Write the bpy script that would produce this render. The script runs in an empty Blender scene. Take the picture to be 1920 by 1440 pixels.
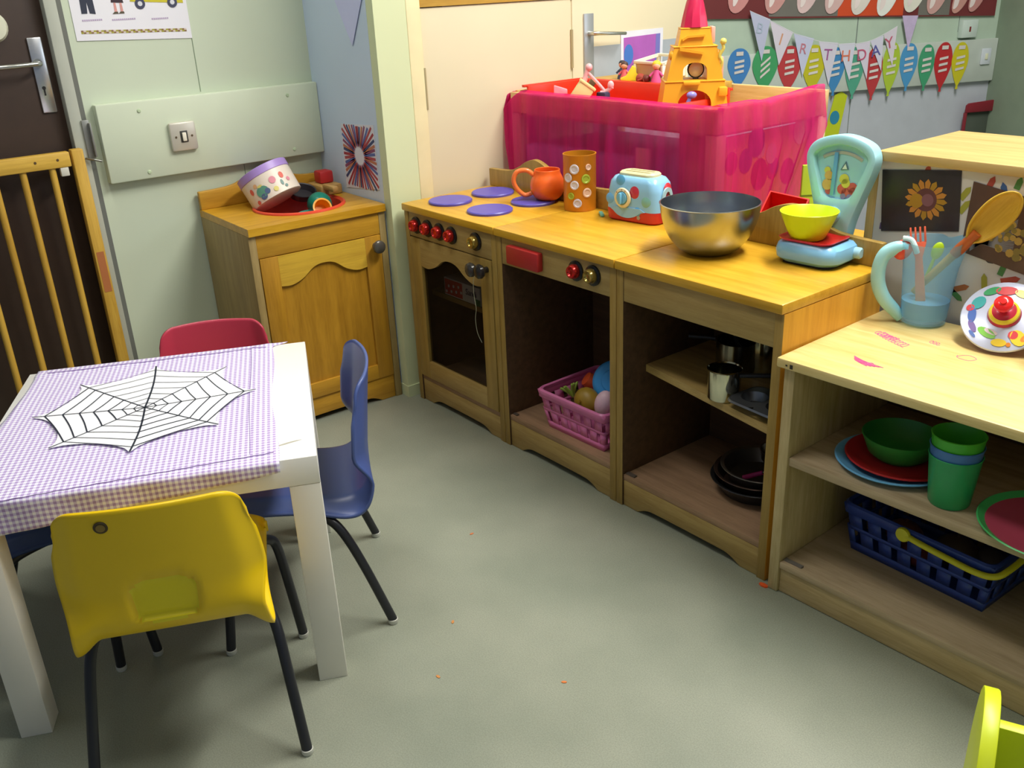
import bpy, bmesh, math, random
from mathutils import Vector, Matrix
random.seed(7)
PI = math.pi
SC = bpy.context.scene
COL = SC.collection

# ------------------------------------------------------------------ colour / materials
def lin(c):
    return c / 12.92 if c <= 0.04045 else ((c + 0.055) / 1.055) ** 2.4
def hx(h, a=1.0):
    h = h.lstrip('#')
    return tuple(lin(int(h[i:i + 2], 16) / 255) for i in (0, 2, 4)) + (a,)
_M = {}
def nodes(name):
    m = bpy.data.materials.new(name); m.use_nodes = True
    nt = m.node_tree; b = nt.nodes['Principled BSDF']
    return m, nt, b
def N(nt, typ, **kw):
    n = nt.nodes.new(typ)
    for k, v in kw.items():
        if k.startswith('i_'): n.inputs[k[2:].replace('_', ' ')].default_value = v
        else: setattr(n, k, v)
    return n
def pl(h, rough=.45, metal=0.0, var=.10, scale=14.0, bump=0.0, emit=None, sub=0):
    """plain material: colour broken up a little by noise"""
    key = ('pl', h, rough, metal, var, scale, bump)
    if key in _M: return _M[key]
    m, nt, b = nodes('surface_' + h.strip('#'))
    tc = N(nt, 'ShaderNodeTexCoord'); nz = N(nt, 'ShaderNodeTexNoise')
    nz.inputs['Scale'].default_value = scale; nz.inputs['Detail'].default_value = 3
    nt.links.new(tc.outputs['Object'], nz.inputs['Vector'])
    mx = N(nt, 'ShaderNodeMix', data_type='RGBA')
    c = hx(h); mx.inputs[6].default_value = tuple(x * (1 - var) for x in c[:3]) + (1,)
    mx.inputs[7].default_value = tuple(min(1, x * (1 + var)) for x in c[:3]) + (1,)
    nt.links.new(nz.outputs['Fac'], mx.inputs[0]); nt.links.new(mx.outputs[2], b.inputs['Base Color'])
    b.inputs['Roughness'].default_value = rough; b.inputs['Metallic'].default_value = metal
    if bump:
        bp = N(nt, 'ShaderNodeBump'); bp.inputs['Strength'].default_value = bump; bp.inputs['Distance'].default_value = .002
        n2 = N(nt, 'ShaderNodeTexNoise'); n2.inputs['Scale'].default_value = 220
        nt.links.new(tc.outputs['Object'], n2.inputs['Vector']); nt.links.new(n2.outputs['Fac'], bp.inputs['Height'])
        nt.links.new(bp.outputs['Normal'], b.inputs['Normal'])
    _M[key] = m
    return m
def wood(name, c1, c2, axis='X', rough=.4, fine=1.0):
    key = ('w', name)
    if key in _M: return _M[key]
    m, nt, b = nodes(name)
    tc = N(nt, 'ShaderNodeTexCoord'); mp = N(nt, 'ShaderNodeMapping')
    s = {'X': (1.2, 16, 16), 'Y': (16, 1.2, 16), 'Z': (16, 16, 1.2)}[axis]
    mp.inputs['Scale'].default_value = tuple(v * fine for v in s)
    nz = N(nt, 'ShaderNodeTexNoise'); nz.inputs['Scale'].default_value = 3.2; nz.inputs['Detail'].default_value = 7; nz.inputs['Roughness'].default_value = .62
    n2 = N(nt, 'ShaderNodeTexNoise'); n2.inputs['Scale'].default_value = 26; n2.inputs['Detail'].default_value = 4
    n3 = N(nt, 'ShaderNodeTexNoise'); n3.inputs['Scale'].default_value = 5; n3.inputs['Detail'].default_value = 2
    nt.links.new(tc.outputs['Object'], mp.inputs['Vector']); nt.links.new(mp.outputs[0], nz.inputs['Vector']); nt.links.new(mp.outputs[0], n2.inputs['Vector'])
    nt.links.new(tc.outputs['Object'], n3.inputs['Vector'])
    ad = N(nt, 'ShaderNodeMath', operation='MULTIPLY_ADD'); ad.inputs[1].default_value = .35
    nt.links.new(n2.outputs['Fac'], ad.inputs[0]); nt.links.new(nz.outputs['Fac'], ad.inputs[2])
    ad2 = N(nt, 'ShaderNodeMath', operation='MULTIPLY_ADD'); ad2.inputs[1].default_value = .35
    nt.links.new(n3.outputs['Fac'], ad2.inputs[0]); nt.links.new(ad.outputs[0], ad2.inputs[2])
    cr = N(nt, 'ShaderNodeValToRGB'); cr.color_ramp.elements[0].position = .58; cr.color_ramp.elements[0].color = hx(c2)
    cr.color_ramp.elements[1].position = 1.0; cr.color_ramp.elements[1].color = hx(c1)
    nt.links.new(ad2.outputs[0], cr.inputs[0]); nt.links.new(cr.outputs[0], b.inputs['Base Color'])
    b.inputs['Roughness'].default_value = rough
    _M[key] = m
    return m
def sheer(name, h, alpha=.4, rough=.6):
    m, nt, b = nodes(name)
    out = nt.nodes['Material Output']; nt.nodes.remove(b)
    tc = N(nt, 'ShaderNodeTexCoord'); nz = N(nt, 'ShaderNodeTexNoise'); nz.inputs['Scale'].default_value = 9
    mp = N(nt, 'ShaderNodeMapping'); mp.inputs['Scale'].default_value = (3, 3, .4)
    nt.links.new(tc.outputs['Object'], mp.inputs[0]); nt.links.new(mp.outputs[0], nz.inputs['Vector'])
    mx = N(nt, 'ShaderNodeMix', data_type='RGBA'); c = hx(h)
    mx.inputs[6].default_value = tuple(x * .8 for x in c[:3]) + (1,); mx.inputs[7].default_value = tuple(min(1, x * 1.2) for x in c[:3]) + (1,)
    nt.links.new(nz.outputs['Fac'], mx.inputs[0])
    d = N(nt, 'ShaderNodeBsdfDiffuse'); t = N(nt, 'ShaderNodeBsdfTranslucent'); tr = N(nt, 'ShaderNodeBsdfTransparent')
    tr.inputs[0].default_value = (1.0, .62, .78, 1)
    nt.links.new(mx.outputs[2], d.inputs[0]); nt.links.new(mx.outputs[2], t.inputs[0])
    m1 = N(nt, 'ShaderNodeMixShader'); m1.inputs[0].default_value = .35
    nt.links.new(d.outputs[0], m1.inputs[1]); nt.links.new(t.outputs[0], m1.inputs[2])
    m2 = N(nt, 'ShaderNodeMixShader')
    mp2 = N(nt, 'ShaderNodeMapping'); mp2.inputs['Scale'].default_value = (26, 26, 1.2); n4 = N(nt, 'ShaderNodeTexNoise'); n4.inputs['Scale'].default_value = 1.0; n4.inputs['Detail'].default_value = 3
    mr = N(nt, 'ShaderNodeMapRange'); mr.inputs[1].default_value = .3; mr.inputs[2].default_value = .7; mr.inputs[3].default_value = alpha - .22; mr.inputs[4].default_value = alpha + .16
    nt.links.new(tc.outputs['Object'], mp2.inputs[0]); nt.links.new(mp2.outputs[0], n4.inputs['Vector']); nt.links.new(n4.outputs['Fac'], mr.inputs[0]); nt.links.new(mr.outputs[0], m2.inputs[0])
    nt.links.new(m1.outputs[0], m2.inputs[1]); nt.links.new(tr.outputs[0], m2.inputs[2])
    nt.links.new(m2.outputs[0], out.inputs[0])
    return m
def clearish(name, h, alpha, rough=.12):
    """tinted see-through plastic or acrylic sheet"""
    m, nt, b = nodes(name)
    out = nt.nodes['Material Output']
    nz = N(nt, 'ShaderNodeTexNoise'); nz.inputs['Scale'].default_value = 6
    rm = N(nt, 'ShaderNodeMapRange'); rm.inputs[3].default_value = alpha - .03; rm.inputs[4].default_value = alpha + .03
    nt.links.new(nz.outputs['Fac'], rm.inputs[0])
    b.inputs['Base Color'].default_value = hx(h); b.inputs['Roughness'].default_value = rough
    tr = N(nt, 'ShaderNodeBsdfTransparent'); tr.inputs[0].default_value = tuple(.6 + .4 * x for x in hx(h)[:3]) + (1,)
    ms = N(nt, 'ShaderNodeMixShader'); nt.links.new(rm.outputs[0], ms.inputs[0])
    nt.links.new(b.outputs[0], ms.inputs[1]); nt.links.new(tr.outputs[0], ms.inputs[2]); nt.links.new(ms.outputs[0], out.inputs[0])
    return m

# ------------------------------------------------------------------ mesh builder
class MB:
    def __init__(s): s.bm = bmesh.new()
    def merge(s, t, mi=0, M=None):
        mp = {}
        for v in t.verts: mp[v] = s.bm.verts.new(M @ v.co if M else v.co)
        for f in t.faces:
            try: nf = s.bm.faces.new([mp[v] for v in f.verts])
            except ValueError: continue
            nf.material_index = mi; nf.smooth = True
        t.free(); return s
    def box(s, x0, x1, y0, y1, z0, z1, bev=0.0, mi=0, M=None, seg=2):
        t = bmesh.new(); bmesh.ops.create_cube(t, size=1)
        for v in t.verts: v.co = Vector(((x0 + x1) / 2 + v.co.x * (x1 - x0), (y0 + y1) / 2 + v.co.y * (y1 - y0), (z0 + z1) / 2 + v.co.z * (z1 - z0)))
        if bev: bmesh.ops.bevel(t, geom=t.edges[:], offset=bev, segments=seg, profile=.5, affect='EDGES')
        return s.merge(t, mi, M)
    def lathe(s, prof, c=(0, 0, 0), mi=0, n=32, M=None, sx=1, sy=1):
        """prof: (r, z) list; r==0 closes"""
        t = bmesh.new(); rings = []
        for r, z in prof:
            if r < 1e-6: rings.append([t.verts.new((c[0], c[1], c[2] + z))])
            else: rings.append([t.verts.new((c[0] + sx * r * math.cos(2 * PI * k / n), c[1] + sy * r * math.sin(2 * PI * k / n), c[2] + z)) for k in range(n)])
        for a, b in zip(rings, rings[1:]):
            for k in range(n):
                k2 = (k + 1) % n
                q = ([a[0]] if len(a) == 1 else [a[k], a[k2]]) + ([b[0]] if len(b) == 1 else [b[k2], b[k]])
                if len(q) > 2: t.faces.new(q)
        bmesh.ops.recalc_face_normals(t, faces=t.faces[:])
        return s.merge(t, mi, M)
    def tube(s, pts, r, mi=0, n=12, cap=True, M=None, closed=False):
        t = bmesh.new(); P = [Vector(p) for p in pts]; m = len(P); rings = []
        rr = r if isinstance(r, (list, tuple)) else [r] * m
        up = Vector((0, 0, 1)); pn = None
        for i, p in enumerate(P):
            if closed: d = (P[(i + 1) % m] - P[i - 1]).normalized()
            else: d = (P[min(i + 1, m - 1)] - P[max(i - 1, 0)]).normalized()
            if pn is None:
                a = d.cross(up)
                if a.length < 1e-3: a = d.cross(Vector((1, 0, 0)))
                pn = a.normalized()
            else: pn = (pn - d * pn.dot(d)).normalized()
            b = d.cross(pn)
            rings.append([t.verts.new(p + (pn * math.cos(2 * PI * k / n) + b * math.sin(2 * PI * k / n)) * rr[i]) for k in range(n)])
        pr = list(zip(rings, rings[1:]))
        if closed: pr.append((rings[-1], rings[0]))
        for a, b in pr:
            for k in range(n): t.faces.new([a[k], a[(k + 1) % n], b[(k + 1) % n], b[k]])
        if cap and not closed: t.faces.new(rings[0][::-1]); t.faces.new(rings[-1])
        bmesh.ops.recalc_face_normals(t, faces=t.faces[:])
        return s.merge(t, mi, M)
    def prism(s, poly, d, mi=0, M=None, bev=0.0, holes=None):
        """poly in local XZ, extruded along +Y by d"""
        t = bmesh.new()
        a = [t.verts.new((x, 0, z)) for x, z in poly]; b = [t.verts.new((x, d, z)) for x, z in poly]
        n = len(poly)
        for k in range(n): t.faces.new([a[k], b[k], b[(k + 1) % n], a[(k + 1) % n]])
        f1 = t.faces.new(a); f2 = t.faces.new(b[::-1])
        bmesh.ops.recalc_face_normals(t, faces=t.faces[:])
        if bev:
            ed = [e for e in t.edges if len(e.link_faces) == 2 and e.calc_face_angle(0) > 1.0]
            bmesh.ops.bevel(t, geom=ed, offset=bev, segments=2, profile=.5, affect='EDGES')
        return s.merge(t, mi, M)
    def flat(s, poly, mi=0, M=None, y=0.0):
        """single-sided polygon in local XZ (faces -Y)"""
        t = bmesh.new(); f = t.faces.new([t.verts.new((x, y, z)) for x, z in poly])
        return s.merge(t, mi, M)
    def ball(s, c, r, mi=0, M=None, n=20, sc=(1, 1, 1)):
        t = bmesh.new(); bmesh.ops.create_uvsphere(t, u_segments=n, v_segments=n // 2 + 2, radius=r)
        for v in t.verts: v.co = Vector((c[0] + v.co.x * sc[0], c[1] + v.co.y * sc[1], c[2] + v.co.z * sc[2]))
        return s.merge(t, mi, M)
    def grid(s, rows, mi=0, M=None, closed=False, mf=None):
        t = bmesh.new(); V = [[t.verts.new(p) for p in r] for r in rows]
        mid = {}
        for i in range(len(V) - 1):
            m = len(V[i])
            for k in range(m if closed else m - 1):
                f = t.faces.new([V[i][k], V[i][(k + 1) % m], V[i + 1][(k + 1) % m], V[i + 1][k]])
        return s.merge(t, mi, M)
    def text(s, txt, size, mi=0, M=None, ext=.0004):
        cu = bpy.data.curves.new('lettering', 'FONT'); cu.body = txt; cu.size = size; cu.extrude = ext
        cu.align_x = 'CENTER'; cu.align_y = 'CENTER'
        o = bpy.data.objects.new('lettering', cu); COL.objects.link(o)
        dg = bpy.context.evaluated_depsgraph_get(); dg.update()
        me = bpy.data.meshes.new_from_object(o.evaluated_get(dg))
        t = bmesh.new(); t.from_mesh(me)
        bpy.data.objects.remove(o); bpy.data.curves.remove(cu); bpy.data.meshes.remove(me)
        R = Matrix.Rotation(PI / 2, 4, 'X')           # text upright in XZ, facing -Y
        return s.merge(t, mi, (M @ R) if M else R)
    def build(s, name, mats, parent=None, loc=None, ang=35, solid=0.0, off=0.0):
        me = bpy.data.meshes.new(name); s.bm.to_mesh(me); s.bm.free()
        for m in (mats if isinstance(mats, (list, tuple)) else [mats]): me.materials.append(m)
        me.set_sharp_from_angle(angle=math.radians(ang))
        o = bpy.data.objects.new(name, me); COL.objects.link(o)
        if parent: o.parent = parent
        if loc: o.location = loc
        if solid:
            md = o.modifiers.new('thickness', 'SOLIDIFY'); md.thickness = solid; md.offset = off
        return o
def tag(o, label, cat, group=None, loc=None, rz=None):
    o['label'] = label; o['category'] = cat
    if group: o['group'] = group
    if loc is not None: o.location = loc
    if rz is not None: o.rotation_euler = (0, 0, rz)
    return o
def thing(name, label, cat, loc=(0, 0, 0), rz=0.0, group=None, rot=None):
    o = bpy.data.objects.new(name, None); COL.objects.link(o); o.empty_display_size = .05
    o.location = loc; o.rotation_euler = rot if rot else (0, 0, rz)
    o['label'] = label; o['category'] = cat
    if group: o['group'] = group
    return o
def struct(o): o['kind'] = 'structure'; return o
def T(x, y, z): return Matrix.Translation((x, y, z))
def RZ(a): return Matrix.Rotation(a, 4, 'Z')
def RX(a): return Matrix.Rotation(a, 4, 'X')
def RY(a): return Matrix.Rotation(a, 4, 'Y')
def D(a): return math.radians(a)
def disc(cx, cz, r, n=24, sx=1, sz=1): return [(cx + sx * r * math.cos(2 * PI * k / n), cz + sz * r * math.sin(2 * PI * k / n)) for k in range(n)]
def spl(pts, per=8, closed=False):
    """Catmull-Rom through points (any dimension)"""
    P = [tuple(p) for p in pts]; n = len(P); out = []
    rng = range(n if closed else n - 1)
    for i in rng:
        p0 = P[i - 1] if (closed or i > 0) else P[0]; p1 = P[i]; p2 = P[(i + 1) % n]
        p3 = P[(i + 2) % n] if (closed or i + 2 < n) else P[-1]
        for k in range(per):
            t = k / per
            out.append(tuple(.5 * ((2 * b) + (c - a) * t + (2 * a - 5 * b + 4 * c - d) * t * t + (-a + 3 * b - 3 * c + d) * t ** 3) for a, b, c, d in zip(p0, p1, p2, p3)))
    if not closed: out.append(P[-1])
    return out
def frame(p0, p1, face):
    """matrix whose +Z runs p0->p1 and -Y points as near as possible to 'face'"""
    z = (Vector(p1) - Vector(p0)).normalized(); y = -(Vector(face) - z * Vector(face).dot(z)).normalized(); x = y.cross(z)
    return Matrix(((x.x, y.x, z.x, p0[0]), (x.y, y.y, z.y, p0[1]), (x.z, y.z, z.z, p0[2]), (0, 0, 0, 1)))
def sst(x): x = max(0, min(1, x)); return x * x * (3 - 2 * x)

# ------------------------------------------------------------------ shared materials
OAK_TOP = wood('oak_worktop', '#dcaa32', '#c28e1a', 'X', .32)
OAK_TOP_Y = wood('oak_worktop_long', '#d6a83c', '#b07a12', 'X', .3)
OAK_F = wood('oak_front', '#b3975a', '#98793e', 'X', .45)
OAK_V = wood('oak_front_upright', '#ac8d48', '#8c6f30', 'Z', .45)
OAK_SINK = wood('oak_sink_front', '#c8962e', '#ac7a1c', 'X', .4)
OAK_SINKV = wood('oak_sink_upright', '#bb8926', '#9a6c18', 'Z', .4)
OAK_SIDE = wood('oak_end_panel', '#da9e30', '#c28620', 'Z', .4)
OAK_IN = wood('oak_inside_shaded', '#60432b', '#45301d', 'X', .6)  # darker oak: the shade inside the cupboards is put into its colour
PALE_PLY = wood('pale_birch_ply', '#e8d08e', '#d0b265', 'X', .38)
PALE_V = wood('pale_birch_upright', '#cdb888', '#ad9560', 'Z', .5)
PINE = wood('gate_pine', '#d9ad45', '#b88a2c', 'Z', .5)
PINE_H = wood('gate_pine_rail', '#dfb54a', '#bb8e2f', 'Y', .5)
GREYSH = wood('shelf_interior_ply', '#c0aa88', '#a08a68', 'X', .6)
STEEL = pl('#c2c2bd', .22, 1.0, .08, 6)
DARK_STEEL = pl('#55524d', .3, 1.0, .1, 6)
CHROME = pl('#d8d8da', .25, .9, .05)
BLACK_TUBE = pl('#23242a', .35, .1)
WHITE_TABLE = pl('#f4f2ec', .35, 0, .02)
MINT = pl('#cbd5bd', .6, 0, .04, 5)
MINT_PALE = pl('#d7dfb4', .6, 0, .04, 5)

# ================================================================== SETTING
def floor_mat():
    m, nt, b = nodes('speckled_safety_vinyl')
    tc = N(nt, 'ShaderNodeTexCoord')
    big = N(nt, 'ShaderNodeTexNoise'); big.inputs['Scale'].default_value = 3.5; big.inputs['Detail'].default_value = 4
    fine = N(nt, 'ShaderNodeTexNoise'); fine.inputs['Scale'].default_value = 420; fine.inputs['Detail'].default_value = 2
    vor = N(nt, 'ShaderNodeTexVoronoi'); vor.inputs['Scale'].default_value = 160
    for n in (big, fine, vor): nt.links.new(tc.outputs['Object'], n.inputs['Vector'])
    cr = N(nt, 'ShaderNodeValToRGB'); cr.color_ramp.elements[0].position = .3; cr.color_ramp.elements[0].color = hx('#8a9080')
    cr.color_ramp.elements[1].position = .75; cr.color_ramp.elements[1].color = hx('#a0a392')
    nt.links.new(big.outputs['Fac'], cr.inputs[0])
    c2 = N(nt, 'ShaderNodeValToRGB'); c2.color_ramp.elements[0].position = .36; c2.color_ramp.elements[0].color = (.68, .68, .68, 1)
    c2.color_ramp.elements[1].position = .62; c2.color_ramp.elements[1].color = (1, 1, 1, 1)
    nt.links.new(fine.outputs['Fac'], c2.inputs[0])
    mu = N(nt, 'ShaderNodeMix', data_type='RGBA', blend_type='MULTIPLY'); mu.inputs[0].default_value = .55
    nt.links.new(cr.outputs[0], mu.inputs[6]); nt.links.new(c2.outputs[0], mu.inputs[7])
    lt = N(nt, 'ShaderNodeMath', operation='LESS_THAN'); lt.inputs[1].default_value = .045
    nt.links.new(vor.outputs['Distance'], lt.inputs[0])
    ml = N(nt, 'ShaderNodeMath', operation='MULTIPLY'); ml.inputs[1].default_value = .5; nt.links.new(lt.outputs[0], ml.inputs[0])
    m2 = N(nt, 'ShaderNodeMix', data_type='RGBA'); m2.inputs[7].default_value = hx('#dcdccc')
    nt.links.new(ml.outputs[0], m2.inputs[0]); nt.links.new(mu.outputs[2], m2.inputs[6])
    nt.links.new(m2.outputs[2], b.inputs['Base Color'])
    b.inputs['Roughness'].default_value = .42
    return m
b = MB(); b.box(-1.6, 5.2, -4.2, 4.2, -.05, 0)
struct(b.build('floor', floor_mat()))
# alcove wall behind the sink unit (faces +X), with fine panel seams
b = MB(); b.box(-.55, -.412, -.683, .1, 0, 2.4); b.box(-.4119, -.4112, -.3615, -.3595, .9, 2.4, mi=1)
b.box(-.4119, -.411, -.27, -.2685, 0, .69, mi=1)
struct(b.build('wall_left', [MINT, pl('#7d8f74', .8)]))
# short return wall, bluish light put into its colour, and pale pier between alcove and cream doors
b = MB(); b.box(-.412, -.060, -.022, .2, 0, 2.4)
struct(b.build('wall_return', pl('#cbdcf0', .6, 0, .04, 4)))
b = MB(); b.box(-.1, -.026, -.0215, .078, .035, 2.4); b.box(-.1, -.022, -.024, .082, 0, .035, mi=0)
struct(b.build('wall_pier', MINT_PALE))
b = MB(); b.box(-.45, -.034, .2, 1.185, 0, 2.4)
struct(b.build('wall_doorside', pl('#d9d2b0', .6)))
# wall over/beyond the cream doors and the far wall with the display
A65 = D(65); WD = Vector((math.cos(A65), math.sin(A65), 0)); WN = Vector((math.sin(A65), -math.cos(A65), 0)); WO = Vector((.185, 2.79, 0))
FAR = Matrix.Translation(WO) @ RZ(A65)      # local x along the far wall, local -y towards the room
b = MB(); b.box(-1.9, .058, 0, .1, .68, 2.4, M=FAR); b.box(-1.9, .058, 0, .1, 0, .68, mi=1, M=FAR)
b.box(-.601, -.597, -.001, .01, .85, 2.4, mi=2, M=FAR); b.box(-.13, -.1275, -.001, .01, .87, 2.4, mi=2, M=FAR); b.box(-.60, -.597, -.001, .01, 0, .66, mi=2, M=FAR)
struct(b.build('wall_back', [pl('#b3c6b4', .6), pl('#b7bcc6', .6), pl('#75807a', .8)]))
b = MB(); b.box(-1.88, .057, -.022, 0, .668, .838, .003, M=FAR)
struct(b.build('trim_1', pl('#c2cbc4', .5)))
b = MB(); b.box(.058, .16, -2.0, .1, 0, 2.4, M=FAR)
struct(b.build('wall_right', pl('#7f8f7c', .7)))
b = MB(); b.box(-1.6, 5.2, -4.2, 4.2, 2.62, 2.7)
struct(b.build('ceiling', pl('#e9e9e2', .8)))
# architrave of the dark door, and a strip coloured dark for the shadow gap beside it
b = MB(); b.box(-.46, -.398, -.716, -.686, 0, 2.05, .003)
b.box(-.46, -.41, -.686, -.672, 0, 2.05, mi=1)
struct(b.build('trim_2', [pl('#b9bcae', .5), pl('#6d6f68', .7)]))
# wall pad board on alcove wall
t = thing('wall_board', 'pale green painted board fixed along the alcove wall, carrying the switch', 'board', (-.412, 0, 0))
b = MB(); b.box(0, .03, -.652, -.0225, .695, .896, .004); b.build('panel', pl('#d3dcc2', .5, 0, .03), t)
for y, z in ((-.545, .871), (-.548, .712), (-.12, .868), (-.12, .715)):
    b = MB(); b.lathe([(0, .003), (.004, .0025), (.0055, 0)], n=12, M=T(.03, y, z) @ RY(PI / 2)); b.build('screw_cap', pl('#bccca8', .5), t)
# light switch
t = thing('light_switch', 'square metal light switch with a single rocker on the green board', 'switch', (-.3818, -.443, .794))
b = MB(); b.box(0, .014, -.036, .036, -.038, .038, .006); b.build('plate', pl('#cfc9ba', .35, .3, .05), t)
b = MB(); b.box(.0142, .016, -.010, .010, -.015, .015, .001, mi=0); b.box(.016, .0205, -.006, .005, -.012, .011, .002, mi=1, M=RY(.0)); b.build('rocker', [pl('#3b3a36', .5), pl('#f2ead6', .3)], t)
for y in (-.022, .022):
    b = MB(); b.lathe([(0, .001), (.0028, .001), (.003, 0)], n=10, M=T(.0142, y, 0) @ RY(PI / 2)); b.build('screw', pl('#6b5a44', .4, .5), t)

# ---- dark brown door on the left
dk = pl('#3a2a20', .5, 0, .2, 30)
t = thing('door_1', 'dark brown door at the left edge behind the stair gate', 'door', (-.43, -.72, 0)); struct(t)
b = MB(); b.box(-.045, 0, -.80, .008, .005, 2.0, .002); b.build('door_leaf', dk, t)
b = MB(); b.box(0, .006, -.046, -.012, .166, .345, .003, M=T(0, 0, .72)); b.box(.0062, .0068, -.034, -.030, .208, .226, mi=1, M=T(0, 0, .72))
b.lathe([(.0045, 0), (.0045, .0005), (0, .0005)], n=12, mi=1, M=T(.0064, -.032, .72 + .226) @ RY(PI / 2))
hp = b.build('handle_plate', [CHROME, pl('#16130f', .6)], t)
b = MB(); b.tube([(.004, -.034, 1.005), (.035, -.034, 1.005), (.042, -.042, 1.005), (.042, -.13, 1.003), (.038, -.145, 1.003)], .0055); b.lathe([(.011, 0), (.011, .006), (0, .006)], n=18, M=T(.005, -.034, 1.005) @ RY(PI / 2))
b.build('handle', pl('#bfc0b8', .25, .9), hp)
tag((lambda bb: (bb.lathe([(0, .014), (.03, .012), (.036, 0)], n=24, mi=0), bb.lathe([(.012, .0125), (.012, .0145), (0, .0145)], n=16, mi=1), bb.build('door_bumper', [pl('#dcdcc4', .5), pl('#a86a6a', .5)]))[-1])(MB()),
    'round cream disc with a pink mark at the upper left edge of the dark door', 'bumper', loc=(-.4295, -.835, 1.093)).rotation_euler = (0, PI / 2, 0)

# ---- stair gate
t = thing('stair_gate', 'pine wooden stair gate with upright bars standing before the dark brown door', 'gate', (-.38, -.72, 0))
b = MB(); b.box(-.013, .013, -.28, -.021, .757, .794, .003); b.build('top_rail', PINE_H, t)
b = MB(); b.box(-.013, .013, -.28, -.021, .05, .087, .003); b.build('bottom_rail', PINE_H, t)
b = MB(); b.box(-.014, .014, -.016, .013, .02, .797, .003); b.box(.0141, .0146, -.011, .008, .42, .53, mi=1); b.build('gate_post', [PINE, pl('#b9703e', .6)], t)
for y in (-.067, -.136, -.203, -.27):
    b = MB(); b.tube([(0, y, .08), (0, y, .76)], .0085, n=14); b.build('bar', PINE, t)
for y in (-.052, -.105):
    b = MB(); b.lathe([(0, .001), (.003, .001), (.0035, 0)], n=10, M=T(.013, y, .777) @ RY(PI / 2)); b.build('screw', pl('#5a4326', .5), t)
b = MB(); b.box(-.004, .012, -.05, -.03, .735, .757, .002); b.build('catch', pl('#d8d4c4', .4), t)
t = thing('gate_latch', 'grey metal gate latch bracket on the door frame beside the stair gate', 'latch', (-.398, -.678, 0))
b = MB(); b.box(0, .006, -.012, .006, .765, .862, .001); b.box(.006, .02, .002, .006, .77, .855, .001); b.build('bracket', pl('#9a9a94', .4, .6), t)
b = MB(); b.tube([(.004, -.02, .768), (.02, -.004, .764), (.018, .014, .758)], .003); b.build('catch_bar', pl('#8c8c84', .3, .8), t)

# ---- poster on the alcove wall (cut off by the top of the photo)
t = thing('clothing_poster', 'white printed poster with clothes and a yellow checked car above the switch board', 'poster', (-.4115, -.6535, 1.05))
MY = RZ(PI / 2)      # local x -> world y, faces +X
b = MB(); b.prism([(0, 0), (.294, -.012), (.294, .24), (0, .252)], .0012, M=MY @ T(0, -.0016, 0)); b.build('sheet', pl('#eceaf0', .5, 0, .02), t)
b = MB()
fr = [(.012, .013), (.282, .003)]
for i in range(44):
    x = .014 + i * .0061; z = .016 - x * .037
    b.box(x, x + .0058, -.0022, -.0018, z, z + .004, mi=(i % 3), M=MY); b.box(x, x + .0058, -.0022, -.0018, z + .004, z + .008, mi=((i + 1) % 3), M=MY)
b.build('checked_border', [pl('#a8a23c', .6), pl('#8c6a44', .6), pl('#d8c8c0', .6)], t)
b = MB(); b.prism([(.024, .062), (.038, .062), (.041, .090), (.044, .062), (.058, .060), (.056, .115), (.026, .115)], .0006, M=MY @ T(0, -.0024, 0)); b.build('printed_trousers', pl('#333748', .7), t)
b = MB(); b.prism([(.100, .085), (.131, .083), (.126, .115), (.105, .115)], .0006, mi=0, M=MY @ T(0, -.0024, 0))
for x in (.105, .120): b.prism([(x, .062), (x + .007, .062), (x + .006, .084), (x + .001, .084)], .0006, mi=1, M=MY @ T(0, -.0024, 0)); b.prism([(x - .006, .058), (x + .009, .058), (x + .008, .063), (x, .063)], .0006, mi=2, M=MY @ T(0, -.0026, 0))
b.build('printed_skirt_and_legs', [pl('#3c2c34', .7), pl('#d79a93', .7), pl('#5a5140', .7)], t)
b = MB(); b.prism([(.148, .085), (.285, .076), (.284, .094), (.240, .105), (.20, .108), (.150, .102)], .0006, mi=0, M=MY @ T(0, -.0024, 0))
for i in range(9): b.box(.15 + i * .0148, .157 + i * .0148, -.0030, -.0025, .089 - i * .0005, .096 - i * .0005, mi=1, M=MY)
for x in (.172, .256): b.prism(disc(x, .079, .013, 18), .0006, mi=1, M=MY @ T(0, -.0031, 0)); b.prism(disc(x, .079, .006, 14), .0006, mi=2, M=MY @ T(0, -.0035, 0))
b.build('printed_car', [pl('#cdbf2c', .6), pl('#40425a', .6), pl('#d9d9de', .6)], t)
b = MB()
for x, w in ((.022, .05), (.095, .06), (.195, .045)):
    for k in range(int(w / .005)): b.box(x + k * .005, x + k * .005 + .0036, -.0022, -.0018, .045 - x * .03, .049 - x * .03, M=MY)
b.build('caption_print', pl('#b9a6c4', .7), t)

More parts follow.
